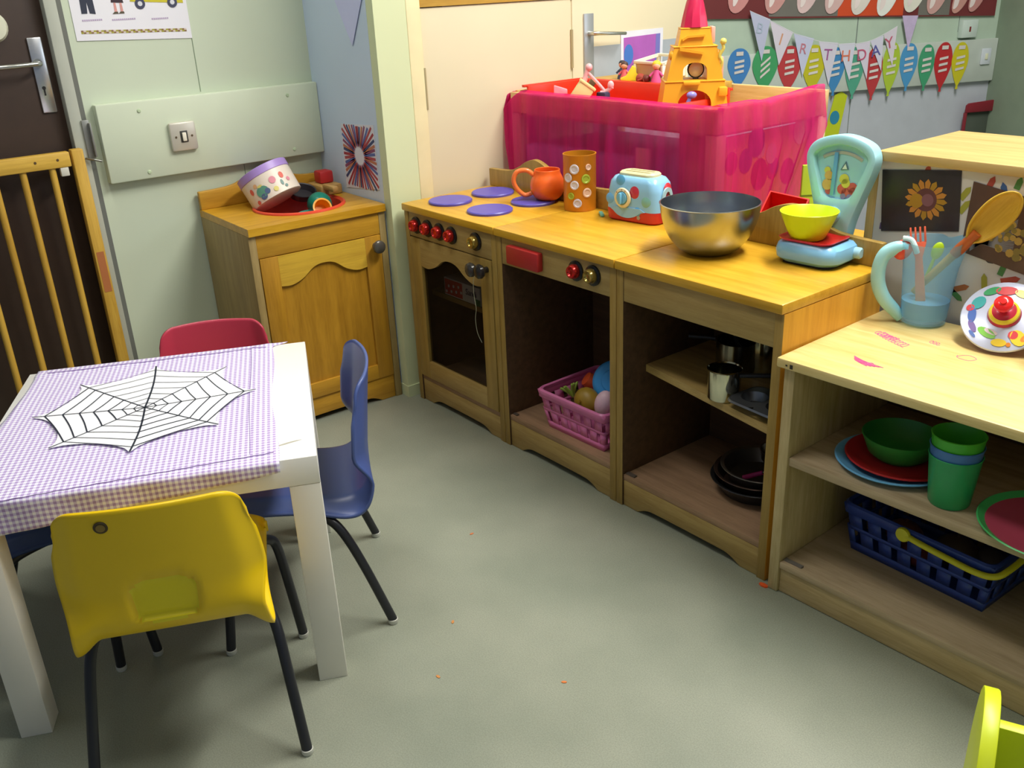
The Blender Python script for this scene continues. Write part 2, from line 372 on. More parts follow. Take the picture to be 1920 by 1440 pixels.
# ---- items on the bluish return wall
t = thing('pencil_picture', 'picture of coloured pencils in a sunburst on the bluish return wall', 'picture', (0, -.0222, 0))
b = MB(); b.prism([(-.262, .786), (-.078, .797), (-.078, .620), (-.268, .603)], .001, M=T(0, -.0012, 0)); b.build('sheet', pl('#dfe0ea', .5), t)
b = MB(); cx, cz = -.172, .704; cols = ['#b04a52', '#5a6aa8', '#8d4a6c', '#c07a5a', '#3c4a78', '#a63a44']
for k in range(46):
    a = 2 * PI * k / 46 + random.uniform(-.03, .03); ux, uz = math.cos(a), math.sin(a)
    tx = ((-.079 if ux > 0 else -.262) - cx) / ux if abs(ux) > 1e-6 else 9; tz = ((.79 if uz > 0 else .612) - cz) / uz if abs(uz) > 1e-6 else 9
    R = min(tx, tz) * random.uniform(.95, 1) ; r0 = .024; w = .0040
    poly = [(cx + ux * r0, cz + uz * r0), (cx + ux * (r0 + .012) - uz * w, cz + uz * (r0 + .012) + ux * w), (cx + ux * R - uz * w, cz + uz * R + ux * w), (cx + ux * R + uz * w, cz + uz * R - ux * w), (cx + ux * (r0 + .012) + uz * w, cz + uz * (r0 + .012) - ux * w)]
    b.flat(poly, mi=k % 6, M=T(0, -.0016, 0))
b.build('pencil_print', [pl(c, .6) for c in cols], t)
b = MB(); b.prism([(-.290, 1.235), (.0, 1.235), (-.0, 1.232), (-.144, 1.0), (-.289, 1.232)][::-1], .0012, M=T(0, -.0255, 0))
tag(b.build('wall_pennant', pl('#cdd2f8', .55, 0, .05), solid=0), 'plain lavender triangle pennant hanging point down on the bluish return wall', 'pennant')

# ---- cream cupboard doors (faces +X) along the wall behind the kitchen
cream = pl('#dccfae', .5, 0, .05, 4)
b = MB(); b.box(-.06, -.024, .078, .122, 0, 1.35, .002); b.box(-.06, -.026, .1215, 1.19, 1.088, 1.13, mi=1)
struct(b.build('trim_3', [pl('#eadcae', .5), wood('door_lintel_wood', '#c59a3a', '#a5781f', 'Y')]))
def creamdoor(n, y0, y1, lab):
    t = thing('door_%d' % n, lab, 'door', (-.033, y0, 0)); struct(t)
    b = MB(); b.box(-.02, .003, .002, y1 - y0, .02, 1.086, .0015); b.build('door_leaf', cream, t); return t
d2 = creamdoor(2, .1225, .662, 'plain cream cupboard door left of the cream door with the handle')
d3 = creamdoor(3, .666, 1.186, 'cream door with lever handle and grey lower panel')
for d, y, z in ((d2, .0, .88), (d3, -.003, .945)):
    b = MB(); b.tube([(.006, y, z - .055), (.006, y, z + .055)], .0045, n=10); b.build('hinge', pl('#b9ad84', .4, .3), d)
b = MB(); b.box(.003, .0042, .085, .5, .05, .945); b.build('grey_panel', pl('#aeb4ba', .5), d3, ); bpy.data.objects['grey_panel']['label'] = 'grey lower panel'
b = MB(); b.box(.003, .009, .046, .086, .835, 1.042, .002); b.box(.0091, .0096, .064, .067, .875, .895, mi=1); hp = b.build('handle_plate', [pl('#b4b7ba', .35, .5), pl('#222222', .6)], d3)
b = MB(); b.tube([(.008, .066, .985), (.035, .066, .985), (.042, .075, .985), (.042, .19, .978)], [.007, .007, .006, .005], n=12); b.build('lever', pl('#c9c8bc', .25, .9), hp)
t = thing('balloon_photo', 'purple photo print with a blue balloon taped to the cream door', 'photo', (-.0285, 0, 0))
b = MB(); b.prism([(.872, .83), (1.062, .83), (1.064, .982), (.871, .981)], .001, M=RZ(PI / 2) @ T(0, -.0014, 0)); b.build('sheet', pl('#e8e6ef', .5), t)
b = MB(); b.prism([(.884, .845), (1.048, .845), (1.05, .966), (.883, .962)], .0005, mi=0, M=RZ(PI / 2) @ T(0, -.002, 0))
b.prism(disc(.905, .91, .021, 20, 1, 1.5), .0004, mi=1, M=RZ(PI / 2) @ T(0, -.0024, 0)); b.prism(disc(.935, .865, .02, 20), .0004, mi=2, M=RZ(PI / 2) @ T(0, -.0024, 0))
b.prism([(1.025, .845), (1.048, .845), (1.05, .966), (1.03, .965)], .0004, mi=3, M=RZ(PI / 2) @ T(0, -.0024, 0)); b.build('print', [pl('#b05fb6', .6, 0, .2), pl('#4a78c8', .6), pl('#8a4a9a', .6), pl('#7a78c0', .6)], t)

# ================================================================== PLAY KITCHEN
KH = .592
def plinth_poly(w, h):
    c = .045
    return [(0, 0), (c, 0)] + spl([(c, 0), (c + .03, .014), (c + .07, .017), (w - c - .07, .017), (w - c - .03, .014), (w - c, 0)], 4)[1:] + [(w, 0), (w, h), (0, h)]
def backsplash_poly(w):
    pts = [(0, 0), (w, 0), (w, .05)]
    top = spl([(w, .05), (w - .09, .054), (w - .135, .068), (w - .17, .086), (w / 2, .096), (.17, .086), (.135, .068), (.09, .054), (0, .05)], 5)
    return pts + top[1:]
def ogee(x0, x1, zlo, zhi, inv=False):
    """lower edge of a shaped door rail, left to right"""
    w = x1 - x0
    return spl([(x0, zlo), (x0 + .12 * w, zlo - .002), (x0 + .25 * w, zlo + .010), (x0 + .38 * w, zhi - .006), (x0 + .5 * w, zhi), (x0 + .62 * w, zhi - .006), (x0 + .75 * w, zlo + .010), (x0 + .88 * w, zlo - .002), (x1, zlo)], 5)
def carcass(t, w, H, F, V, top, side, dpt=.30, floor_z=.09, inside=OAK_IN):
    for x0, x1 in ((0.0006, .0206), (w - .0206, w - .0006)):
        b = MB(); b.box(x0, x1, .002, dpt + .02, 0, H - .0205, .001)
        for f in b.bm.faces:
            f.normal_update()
            if f.normal.x * (1 if x0 < w / 2 else -1) > .9: f.material_index = 1  # inward faces carry the inside shade as a darker oak
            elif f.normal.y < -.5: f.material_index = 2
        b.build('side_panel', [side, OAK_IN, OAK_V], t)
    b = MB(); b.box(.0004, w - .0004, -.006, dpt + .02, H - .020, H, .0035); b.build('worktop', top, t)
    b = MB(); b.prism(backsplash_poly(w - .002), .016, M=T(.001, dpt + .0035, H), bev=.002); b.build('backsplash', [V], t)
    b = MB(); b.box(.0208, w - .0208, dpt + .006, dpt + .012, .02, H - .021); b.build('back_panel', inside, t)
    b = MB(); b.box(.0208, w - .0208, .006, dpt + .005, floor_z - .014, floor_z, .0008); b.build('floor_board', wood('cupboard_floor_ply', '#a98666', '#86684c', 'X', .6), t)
    b = MB(); b.prism(plinth_poly(w - .0424, floor_z - .0148), .014, M=T(.0212, .006, .0005), bev=.001); b.build('plinth', F, t)
    b = MB(); b.box(.0208, w - .0208, .003, .018, H - .089, H - .0205, .001); b.build('fascia', F, t)
def knob(t, x, z, h, rz=0):
    b = MB(); M = T(x, .003, z) @ RX(PI / 2)
    b.lathe([(.0235, 0), (.0235, .004), (.021, .0055), (0, .0055)], n=28, mi=1, M=M)
    b.lathe([(.0165, .005), (.0165, .014), (.0135, .020), (.010, .0205), (.0075, .017), (.004, .016), (0, .0165)], n=28, mi=0, M=M)
    return b.build('control_knob', [pl(h, .18, .75, .05), pl('#22201f', .25, .3)], t)
# ---- cooker
U1 = thing('toy_cooker', 'wooden toy cooker with purple hob rings and glazed oven door, leftmost of the kitchen run', 'toy cooker', (0, 0, 0))
w1 = .4175
carcass(U1, w1, KH, OAK_F, OAK_V, OAK_TOP, OAK_V, floor_z=.082)
hobm = pl('#584fb0', .35, 0, .12, 40)
for x, y in ((.100, .092), (.104, .236), (.275, .095), (.280, .238)):
    b = MB(); b.lathe([(.060, .0), (.0605, .005), (.058, .0075), (0, .008)], (x, y, KH + .0002), n=40); b.build('hob_ring', hobm, U1)
for x in (.0592, .1145, .1705, .2265): knob(U1, x, .5375, '#c9322f')
knob(U1, .333, .540, '#b59a4c')
b = MB(); W = w1
x0, x1, z0, z1 = .0225, W - .0225, .0835, .5005; sx = .048
b.box(x0, x0 + sx, 0, .016, z0, z1, .001, mi=0); b.box(x1 - sx, x1, 0, .016, z0, z1, .001, mi=0)
b.box(x0 + sx, x1 - sx, 0, .016, z0, .136, .001, mi=1)
b.prism(ogee(x0 + sx, x1 - sx, .424, .462) + [(x1 - sx, z1), (x0 + sx, z1)], .015, mi=1, M=T(0, .0005, 0))
dr = b.build('oven_door', [OAK_V, OAK_F], U1)
b = MB(); b.box(x0 + sx - .004, x1 - sx + .004, .0085, .0105, .13, .47); b.build('window_pane', clearish('smoky_acrylic', '#5b4c3c', .93, .15), dr)
def door_knob(t, x, z, h='#4b4945', n='door_knob'):
    b = MB(); b.lathe([(.008, 0), (.0075, .012), (.016, .017), (.019, .023), (.0175, .030), (.011, .0345), (0, .0355)], n=24, M=T(x, 0, z) @ RX(PI / 2)); return b.build(n, pl(h, .22, .35), t)
door_knob(dr, .340, .473); door_knob(U1, .3775, .476, '#35322f', 'door_stop_knob')
b = MB(); b.box(.0215, W - .0215, .06, .298, .317, .331); b.build('oven_shelf', wood('oven_shelf_wood', '#b39558', '#93763d', 'X'), U1)
t = thing('snack_box', 'white and red printed snack box lying on the oven shelf behind the glass', 'box', (.084, .062, .3315))
b = MB(); b.box(0, .17, 0, .06, 0, .052, .002, mi=0); b.box(.004, .088, -.0006, 0, .004, .048, mi=1)
for k in range(7): b.prism(disc(.012 + k * .0118, .012 + (k * 17) % 31 * .001, .0045, 10), .0004, mi=0, M=T(0, -.0011, 0))
b.box(.15, .17, -.0006, 0, 0, .018, mi=3)
b.text('Sandi', .024, mi=2, M=T(.13, -.0008, .03)); b.build('carton', [pl('#ffffff', .5), pl('#e04440', .5), pl('#35386e', .5), pl('#2f8a58', .5)], t)
b = MB(); b.tube(spl([(.353, -.022, .462), (.348, -.024, .44), (.343, -.02, .40), (.347, -.019, .37), (.341, -.019, .34), (.349, -.021, .305), (.364, -.019, .28)], 6), .0005, n=6)
tag(b.build('knob_string', pl('#d4d8b8', .6)), 'thin pale string dangling from the oven door knob', 'string')
# ---- washing machine style open unit
x1u = .4178; U2 = thing('toy_washer', 'wooden toy washing machine cupboard with red block, two knobs and an open front', 'toy washing machine', (x1u, 0, 0)); w2 = .4205
carcass(U2, w2, KH, OAK_F, OAK_V, OAK_TOP, OAK_V)
b = MB(); b.box(.060, .178, -.016, .0028, .5145, .5600, .004); b.build('soap_drawer_block', pl('#b92b2b', .4), U2)
knob(U2, .293, .5405, '#c9322f'); knob(U2, .3485, .5410, '#a48f4a')
b = MB(); b.box(.024, .04, .012, .02, .0905, .0935); b.build('catch_plate', pl('#5c5148', .5), U2)
# ---- open cupboard with shelf
x2u = .8388; U3 = thing('toy_cupboard', 'wooden open toy kitchen cupboard with an inner shelf, rightmost of the kitchen run', 'toy cupboard', (x2u, 0, 0)); w3 = .4275
carcass(U3, w3, KH, OAK_F, OAK_V, OAK_TOP, OAK_SIDE, floor_z=.081)
b = MB(); b.prism([(.021, .075), (w3 - .021, .012), (w3 - .021, .302), (.021, .302)], .017, M=Matrix(((1, 0, 0, 0), (0, 0, 1, 0), (0, 1, 0, .320), (0, 0, 0, 1))))
b.build('inner_shelf', wood('cupboard_shelf_ply', '#c2a464', '#9c7f46', 'X'), U3)
b = MB(); b.box(.0235, .05, .010, .020, .0815, .0845); b.build('catch_plate', pl('#5c5148', .5), U3)

# ---- sink unit (turned to face along the kitchen)
SH = .586
US = thing('toy_sink_unit', 'wooden toy sink unit with red basin and panelled door in the alcove corner', 'toy sink', (-.063, -.4327, 0), D(88.72)); ws = .4055
for x0, x1 in ((.0006, .0206), (ws - .0206, ws - .0006)):
    b = MB(); b.box(x0, x1, .002, .338, 0, SH - .0205, .001); b.build('side_panel', wood('oak_sink_end', '#a8905a', '#8a7345', 'Z', .5), US)
def ring_top(w, d, H, cx, cy, r, n=48, th=.02):
    """worktop slab with a round hole"""
    t = bmesh.new()
    outer = []
    for k in range(n):
        a = 2 * PI * k / n; ux, uy = math.cos(a), math.sin(a)
        tx = ((w - .0004 if ux > 0 else .0004) - cx) / ux if abs(ux) > 1e-9 else 9; ty = ((d if uy > 0 else -.006) - cy) / uy if abs(uy) > 1e-9 else 9
        q = min(tx, ty); outer.append((cx + ux * q, cy + uy * q))
    for cxn, cyn in ((.0004, -.006), (w - .0004, -.006), (w - .0004, d), (.0004, d)):
        j = min(range(n), key=lambda k: (outer[k][0] - cxn) ** 2 + (outer[k][1] - cyn) ** 2); outer[j] = (cxn, cyn)
    inner = [(cx + r * math.cos(2 * PI * k / n), cy + r * math.sin(2 * PI * k / n)) for k in range(n)]
    L = [[t.verts.new((x, y, z)) for x, y in ring] for ring, z in ((inner, H - th), (inner, H), (outer, H), (outer, H - th))]
    for a, bb in ((0, 1), (1, 2), (2, 3), (3, 0)):
        for k in range(n): t.faces.new([L[a][k], L[a][(k + 1) % n], L[bb][(k + 1) % n], L[bb][k]])
    bmesh.ops.recalc_face_normals(t, faces=t.faces[:])
    return t
bcx, bcy, bcr = .226, .166, .118
b = MB(); b.merge(ring_top(ws, .338, SH, bcx, bcy, bcr)); b.build('worktop', wood('oak_sink_top', '#d6a32e', '#b07c14', 'X', .3), US)
b = MB(); b.prism(backsplash_poly(ws - .002), .016, M=T(.001, .322, SH + .0004), bev=.002); b.build('backsplash', OAK_SINK, US)
b = MB(); b.box(.0208, ws - .0208, .003, .018, SH - .083, SH - .0205, .001); b.build('fascia', OAK_SINK, US)
b = MB(); b.prism(plinth_poly(ws - .0424, .072), .014, M=T(.0212, .006, .0005), bev=.001); b.build('plinth', OAK_SINK, US)
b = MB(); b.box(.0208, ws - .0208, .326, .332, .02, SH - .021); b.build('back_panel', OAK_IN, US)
b = MB(); x0, x1, z0, z1, sx = .0225, ws - .0225, .0745, .5015, .05
b.box(x0, x0 + sx, 0, .017, z0, z1, .001); b.box(x1 - sx, x1, 0, .017, z0, z1, .001); b.box(x0 + sx, x1 - sx, 0, .017, z0, .118, .001, mi=1)
b.prism(ogee(x0 + sx, x1 - sx, .418, .458) + [(x1 - sx, z1 - .001), (x0 + sx, z1 - .001)], .016, mi=2, M=T(0, .0005, 0))
b.box(x0 + sx - .002, x1 - sx + .002, .008, .014, .11, .47, mi=0)
dr = b.build('cupboard_door', [OAK_SINKV, OAK_SINK, wood('oak_sink_pale_rail', '#d9b03c', '#bd9230', 'X', .4)], US)
door_knob(dr, .363, .474, '#5a5650', 'door_knob')
b = MB(); red = pl('#d8482c', .35)
b.lathe([(bcr - .004, -.0195), (bcr - .001, .0005), (bcr + .006, .0065), (bcr + .011, .004), (bcr + .012, .0004), (bcr + .002, .0002), (bcr + .0005, -.001)], (bcx, bcy, SH), n=48)
b.lathe([(bcr - .001, .0005), (bcr - .007, -.03), (bcr - .02, -.078), (bcr - .035, -.09), (0, -.092)], (bcx, bcy, SH), n=48, mi=1)
b.build('basin', [red, pl('#c03a28', .4)], US)
b = MB(); b.box(.325, .395, .222, .317, SH + .0003, SH + .03, .006, mi=0); b.box(.332, .352, .16, .232, SH + .018, SH + .036, .006, mi=0)
tp = b.build('tap', [wood('tap_wood', '#c9a262', '#a98345', 'Y')], US)
b = MB(); b.box(.34, .384, .25, .294, SH + .0305, SH + .066, .006); b.build('tap_handle', pl('#c22a2c', .4), tp)
def sinkpt(x, y, z): return (-.063 + x * math.cos(D(88.72)) - y * math.sin(D(88.72)), -.4327 + x * math.sin(D(88.72)) + y * math.cos(D(88.72)), z)

# things in the basin
p = sinkpt(.165, .168, SH + .004)
t = thing('flowered_tin', 'white round tin with purple rim and painted flowers, tilted in the red basin', 'tin', p)
CUP = Vector((-.3119, .2449, .9167)); CRT = Vector((.6234, .7808, -.0426))    # up and right as seen from the front of the room
ax_ = CUP * math.cos(D(27)) - CRT * math.sin(D(27)) + Vector((.1, -.08, 0))
p0_ = Vector((-.262, -.246, .6035)); t.matrix_world = frame(p0_, p0_ + ax_, (.73, -.56, .40))
b = MB(); R = .074; h = .092
b.lathe([(0, 0), (R - .004, 0), (R - .001, .002), (R, h - .022)], n=56, mi=0); b.build('body', pl('#e3d7c8', .4, 0, .04), t)
b = MB(); b.lathe([(R + .0005, h - .022), (R + .0015, h - .021), (R + .0015, h - .001), (R, h), (R - .003, h), (R - .003, .006), (0, .006)], n=56); b.build('rim_band', pl('#a98bd0', .4), t)
def cylpatch(poly, R, mi, b, zc=0):
    """polygon in (arc, z) wrapped on a cylinder"""
    tt = bmesh.new(); c = (sum(p[0] for p in poly) / len(poly), sum(p[1] for p in poly) / len(poly))
    def P(u, z): a = u / R; return (R * math.sin(a), -R * math.cos(a), z)
    cv = tt.verts.new(P(*c)); vs = [tt.verts.new(P(*q)) for q in poly]
    for k in range(len(vs)): tt.faces.new([cv, vs[k], vs[(k + 1) % len(vs)]])
    b.merge(tt, mi)
b = MB()
for u, z, r, mi, sx, sz in ((.052, .046, .0085, 0, .8, 1.1), (.022, .043, .010, 1, 1, 1), (.044, .026, .006, 2, .7, 1.4), (.052, .014, .0045, 2, 1, 1), (-.018, .028, .019, 3, 1, .8), (-.020, .014, .010, 4, 1, .8), (-.004, .023, .008, 4, 1, 1), (.02, .017, .007, 5, 1, 1), (-.05, .042, .008, 0, .8, 1.1), (-.03, .05, .006, 6, 1, 1), (-.018, .044, .006, 5, 1.3, .6), (-.045, .008, .006, 0, 1, 1), (.068, .03, .006, 1, 1, 1)):
    cylpatch(disc(u, z, r, 14, sx, sz), R + .0006, mi, b)
b.build('painted_flowers', [pl(c, .5) for c in ('#d8604e', '#d98a98', '#6f8f88', '#5f9a84', '#55658c', '#dcd07a', '#e0b080')], t)
p = sinkpt(.288, .165, SH - .008)
b = MB(); b.ball((0, 0, 0), .036, sc=(1, 1, 1)); tag(b.build('play_ball', pl('#147a66', .3)), 'green ball lying in the red basin', 'ball', loc=p)
p = sinkpt(.262, .100, SH - .006)
t = thing('play_cup', 'small orange-yellow cup lying on its side in the basin in front of the green ball', 'cup', p); t.rotation_euler = (D(62), 0, D(75))
b = MB(); b.lathe([(0, -.02), (.019, -.02), (.024, .012), (.0265, .014), (.0265, .016), (.022, .0155), (.017, -.017), (0, -.017)], n=28); b.build('cup_body', pl('#f0a21c', .4), t)
p = sinkpt(.215, .10, SH - .025)
b = MB(); b.lathe([(0, -.022), (.018, -.02), (.03, .008), (.033, .012), (.031, .013), (.016, -.016), (0, -.017)], n=28); o = tag(b.build('play_bowl', pl('#2f8f80', .35)), 'teal bowl at the front of the basin under the tilted tin', 'bowl', loc=p); o.rotation_euler = (.15, .1, 0)
p = sinkpt(.275, .245, SH + .018)
t = thing('toy_pan', 'dark toy pan leaning at the back of the basin', 'pan', p); t.rotation_euler = (D(20), 0, D(88))
b = MB(); b.lathe([(0, -.012), (.035, -.012), (.04, .006), (.042, .007), (.041, .009), (.038, .007), (.033, -.009), (0, -.009)], n=28); b.build('pan_body', pl('#2e2a30', .4), t)

# ================================================================== THINGS ON THE WORKTOP
Z0 = KH + .0003
# orange mug
t = thing('play_mug', 'round orange plastic mug standing on the right rear hob ring', 'mug', (.306, .268, KH + .0084), D(-125))
b = MB(); pr = spl([(.026, 0), (.038, .010), (.0455, .030), (.044, .050), (.036, .068), (.0345, .078)], 6)
b.lathe([(0, .0005)] + [(r, z) for r, z in pr] + [(.0335, .0795), (.032, .0785), (.033, .068), (.040, .05), (.042, .03), (.035, .013), (.022, .004), (0, .004)], n=44); b.build('mug_body', pl('#f06a26', .32), t)
b = MB(); b.tube(spl([(.036, 0, .066), (.055, 0, .079), (.080, 0, .076), (.090, 0, .055), (.082, 0, .032), (.062, 0, .014), (.043, 0, .018)], 6), .0062, n=14); b.build('mug_handle', pl('#f07a3a', .32), t)
# orange pencil tin with buttons
t = thing('button_tin', 'tall orange painted tin decorated with buttons beside the orange mug', 'tin', (.430, .272, Z0), D(51))
R = .0420
b = MB(); b.lathe([(0, .001), (R - .001, 0), (R, .002), (R, .137), (R + .001, .139), (R + .001, .142), (R - .002, .142), (R - .0025, .004), (0, .004)], n=48); b.build('tin_body', pl('#c9821e', .35, .15, .12, 20), t)
cols = ['#d7d3dc', '#9fb038', '#d9b49a', '#c6c0d0']
for u, z, r, ci, nm in ((-.016, .108, .0125, 0, 'button'), (.013, .083, .012, 1, 'button'), (-.016, .068, .0115, 0, 'button'), (.016, .048, .012, 2, 'button'), (-.009, .022, .0115, 3, 'button'), (-.026, .040, .009, 1, 'button'), (-.034, .086, .012, 0, 'button'), (.02, .112, .008, 2, 'button')):
    b = MB(); a = u / R; M = RZ(a) @ T(0, -R, z) @ RX(PI / 2)
    b.lathe([(0, .0014), (r * .55, .0012), (r * .7, .0026), (r * .95, .0024), (r, 0)], n=20, M=M); b.build(nm, pl(cols[ci], .4), t)
tag((lambda b: (b.lathe([(.022, 0), (.024, .02), (0, .02)], n=20), b.build('green_pad', pl('#4f8f3c', .6)))[-1])(MB()), 'green lump of something inside the orange button tin', 'toy', loc=(.430, .272, Z0 + .085))
# little teal stick
b = MB(); b.box(-.005, .005, -.018, .018, 0, .007, .002); tag(b.build('teal_peg', pl('#6fb9a8', .4)), 'small teal peg lying left of the toaster', 'peg', loc=(.528, .255, Z0), rz=.95)
# toaster
def rrect_ring(w, d, r, z, n=8, cx=0, cy=0):
    out = []
    for sx, sy, a0 in ((1, 1, 0), (-1, 1, 90), (-1, -1, 180), (1, -1, 270)):
        for k in range(n + 1):
            a = D(a0 + 90 * k / n); out.append((cx + sx * (w - r) + r * math.cos(a), cy + sy * (d - r) + r * math.sin(a), z))
    return out
def rbody(b, prof, mi=0, M=None, cap=True, mfn=None):
    """prof: list of (halfw, halfd, radius, z)"""
    rows = [rrect_ring(w, d, r, z) for w, d, r, z in prof]
    t = bmesh.new(); V = [[t.verts.new(p) for p in r] for r in rows]
    m = len(V[0])
    for a, c in zip(V, V[1:]):
        for k in range(m): t.faces.new([a[k], a[(k + 1) % m], c[(k + 1) % m], c[k]])
    if cap: t.faces.new(V[0][::-1]); t.faces.new(V[-1])
    b.merge(t, mi, M)
t = thing('toy_toaster', 'light blue toy toaster with red spots and a red base on the worktop', 'toaster', (.627, .290, Z0), D(7)); t.scale = (1.04, 1.04, 1.04)
b = MB(); rbody(b, [(.070, .035, .02, .0), (.074, .039, .022, .004), (.076, .040, .022, .022), (.0755, .0395, .022, .028)]); b.build('base', pl('#c9302c', .3), t)
b = MB(); rbody(b, [(.0757, .0397, .022, .0282), (.0745, .039, .022, .045), (.073, .038, .022, .07), (.069, .036, .022, .09), (.060, .031, .02, .101), (.052, .026, .018, .104)]); sh = b.build('body', pl('#8fc6ea', .28, 0, .04), t)
b = MB(); b.prism(spl([(-.056, .0285), (-.048, .024), (-.033, .014), (-.01, .010), (.012, .014), (.030, .024), (.044, .028)], 5) + [(.03, .0345), (-.045, .0345)], .004, M=T(0, -.0415, 0)); b.build('body_wave', pl('#8fc6ea', .28, 0, .04), t)
b = MB(); rbody(b, [(.050, .0245, .018, .1035), (.050, .0245, .018, .109), (.047, .0215, .016, .112)]); tp = b.build('top_plate', pl('#e8e2b0', .35), t)
b = MB()
for y in (-.009, .009): b.box(-.034, .034, y - .0035, y + .0035, .1122, .1126, .0)
b.build('slot', pl('#a39a6a', .6), tp)
def spot(u, z, r, h, face='F', name='spot', rr=1.0):
    b = MB()
    if face == 'F':
        k = (z - .03) / .07; y = -.0397 + .0037 * max(0, (z - .03)) / .06
        b.lathe([(0, .0016), (r * .8, .0014), (r, 0)], n=24, M=T(u, y + .0006, z) @ RX(PI / 2 - .06))
    else: b.lathe([(0, .0016), (r * .8, .0014), (r, 0)], n=24, M=T(.0738, u, z) @ RY(PI / 2 - .08))
    return b.build(name, pl(h, .3), t)
spot(.012, .070, .0165, '#c2384a'); spot(-.030, .094, .013, '#62b2e2'); spot(.022, .028, .011, '#5aa8e0'); spot(-.058, .05, .013, '#6db0e6'); spot(.005, .078, .0145, '#d23c40', 'R')
spot(.045, .052, .014, '#7fbdb8')
b = MB(); M = T(-.018, -.040, .056) @ RX(PI / 2)
b.lathe([(.022, 0), (.0235, .003), (.022, .006), (.0165, .007), (.0150, .004), (0, .004)], n=36, mi=0, M=M); b.lathe([(.0145, .004), (.0135, .0085), (0, .009)], n=30, mi=1, M=M); b.box(-.003, .003, -.013, .013, .009, .0165, .0015, mi=1, M=M)
for a in (60, 90, 140): b.lathe([(.0014, 0), (0, .0006)], n=8, mi=2, M=M @ T(.0192 * math.cos(D(a)), .0192 * math.sin(D(a)), .0068))
b.build('timer_dial', [pl('#e5ddb4', .35), pl('#74bce2', .3), pl('#a2502e', .5)], t)
b = MB(); b.prism(spl([(-.018, .036), (-.019, .06), (-.012, .078), (.0, .083), (.012, .078), (.019, .06), (.018, .036)], 5) + [(.010, .034), (.011, .060), (.006, .071), (0, .074), (-.006, .071), (-.011, .060), (-.010, .034)], .004, M=T(.0790, 0, 0) @ RZ(PI / 2)); b.build('lever_frame', pl('#a7cfd6', .3), t)
b = MB(); b.box(.0735, .0765, -.0105, .0105, .033, .07, 0, mi=0); b.box(.0766, .083, -.009, .009, .036, .044, .002, mi=1); b.build('lever', [pl('#7a2430', .4), pl('#d63a3c', .3)], t)
b = MB(); b.prism(disc(.026, .014, .0055, 5), .001, M=T(0, -.0408, 0)); b.build('badge', pl('#9fa0a8', .3, .5), t)
# steel bowl
b = MB(); pr = spl([(.046, 0), (.066, .012), (.088, .040), (.1005, .075), (.105, .105)], 8)
b.lathe([(0, .0008)] + pr + [(.1062, .1062), (.1045, .1066)] + [(r - .002, z + .002) for r, z in pr[::-1]] + [(0, .003)], n=72)
tag(b.build('steel_bowl', pl('#b4b8bc', .26, 1.0, .04)), 'large shiny stainless steel mixing bowl on the worktop', 'bowl', loc=(.938, .178, Z0))
# weighing scale
sca = thing('toy_scale', 'pale blue toy weighing scale with fan-shaped dial and red tray', 'scale', (1.144, .270, Z0), D(4))
blue = pl('#86c2ec', .25, 0, .04); aqua = pl('#a6dbe4', .22, 0, .04)
b = MB(); rbody(b, [(.060, .054, .032, .004), (.070, .063, .036, .012), (.0720, .065, .036, .026), (.069, .062, .036, .038), (.060, .054, .032, .0455)]); b.build('base', blue, sca)
b = MB(); rbody(b, [(.056, .05, .02, 0), (.056, .05, .02, .0045)]); b.build('foot_plate', pl('#22252c', .6), sca)
b = MB(); rbody(b, [(.050, .040, .018, .0445), (.058, .047, .022, .049), (.060, .049, .022, .0525), (.057, .046, .021, .0525), (.052, .041, .018, .0485), (.03, .026, .012, .048)], M=T(-.004, -.011, 0)); b.build('weighing_tray', pl('#c21f22', .25), sca)
b = MB(); b.lathe([(.0, .014), (.009, .014), (.0115, .011), (.0115, 0)], n=20, M=T(.0700, .022, .024) @ RY(PI / 2)); b.build('side_knob', pl('#a9d6e8', .25), sca)
fan = spl([(-.034, .030), (-.041, .075), (-.058, .130), (-.072, .175), (-.0735, .202), (-.055, .226), (0, .240), (.055, .226), (.0735, .202), (.072, .175), (.058, .130), (.041, .075), (.034, .030)], 6)
inn = spl([(-.032, .124), (-.046, .158), (-.056, .186), (-.056, .198), (-.038, .211), (0, .219), (.038, .211), (.056, .198), (.056, .186), (.046, .158), (.032, .124), (.016, .114), (-.016, .114)], 6, closed=True)
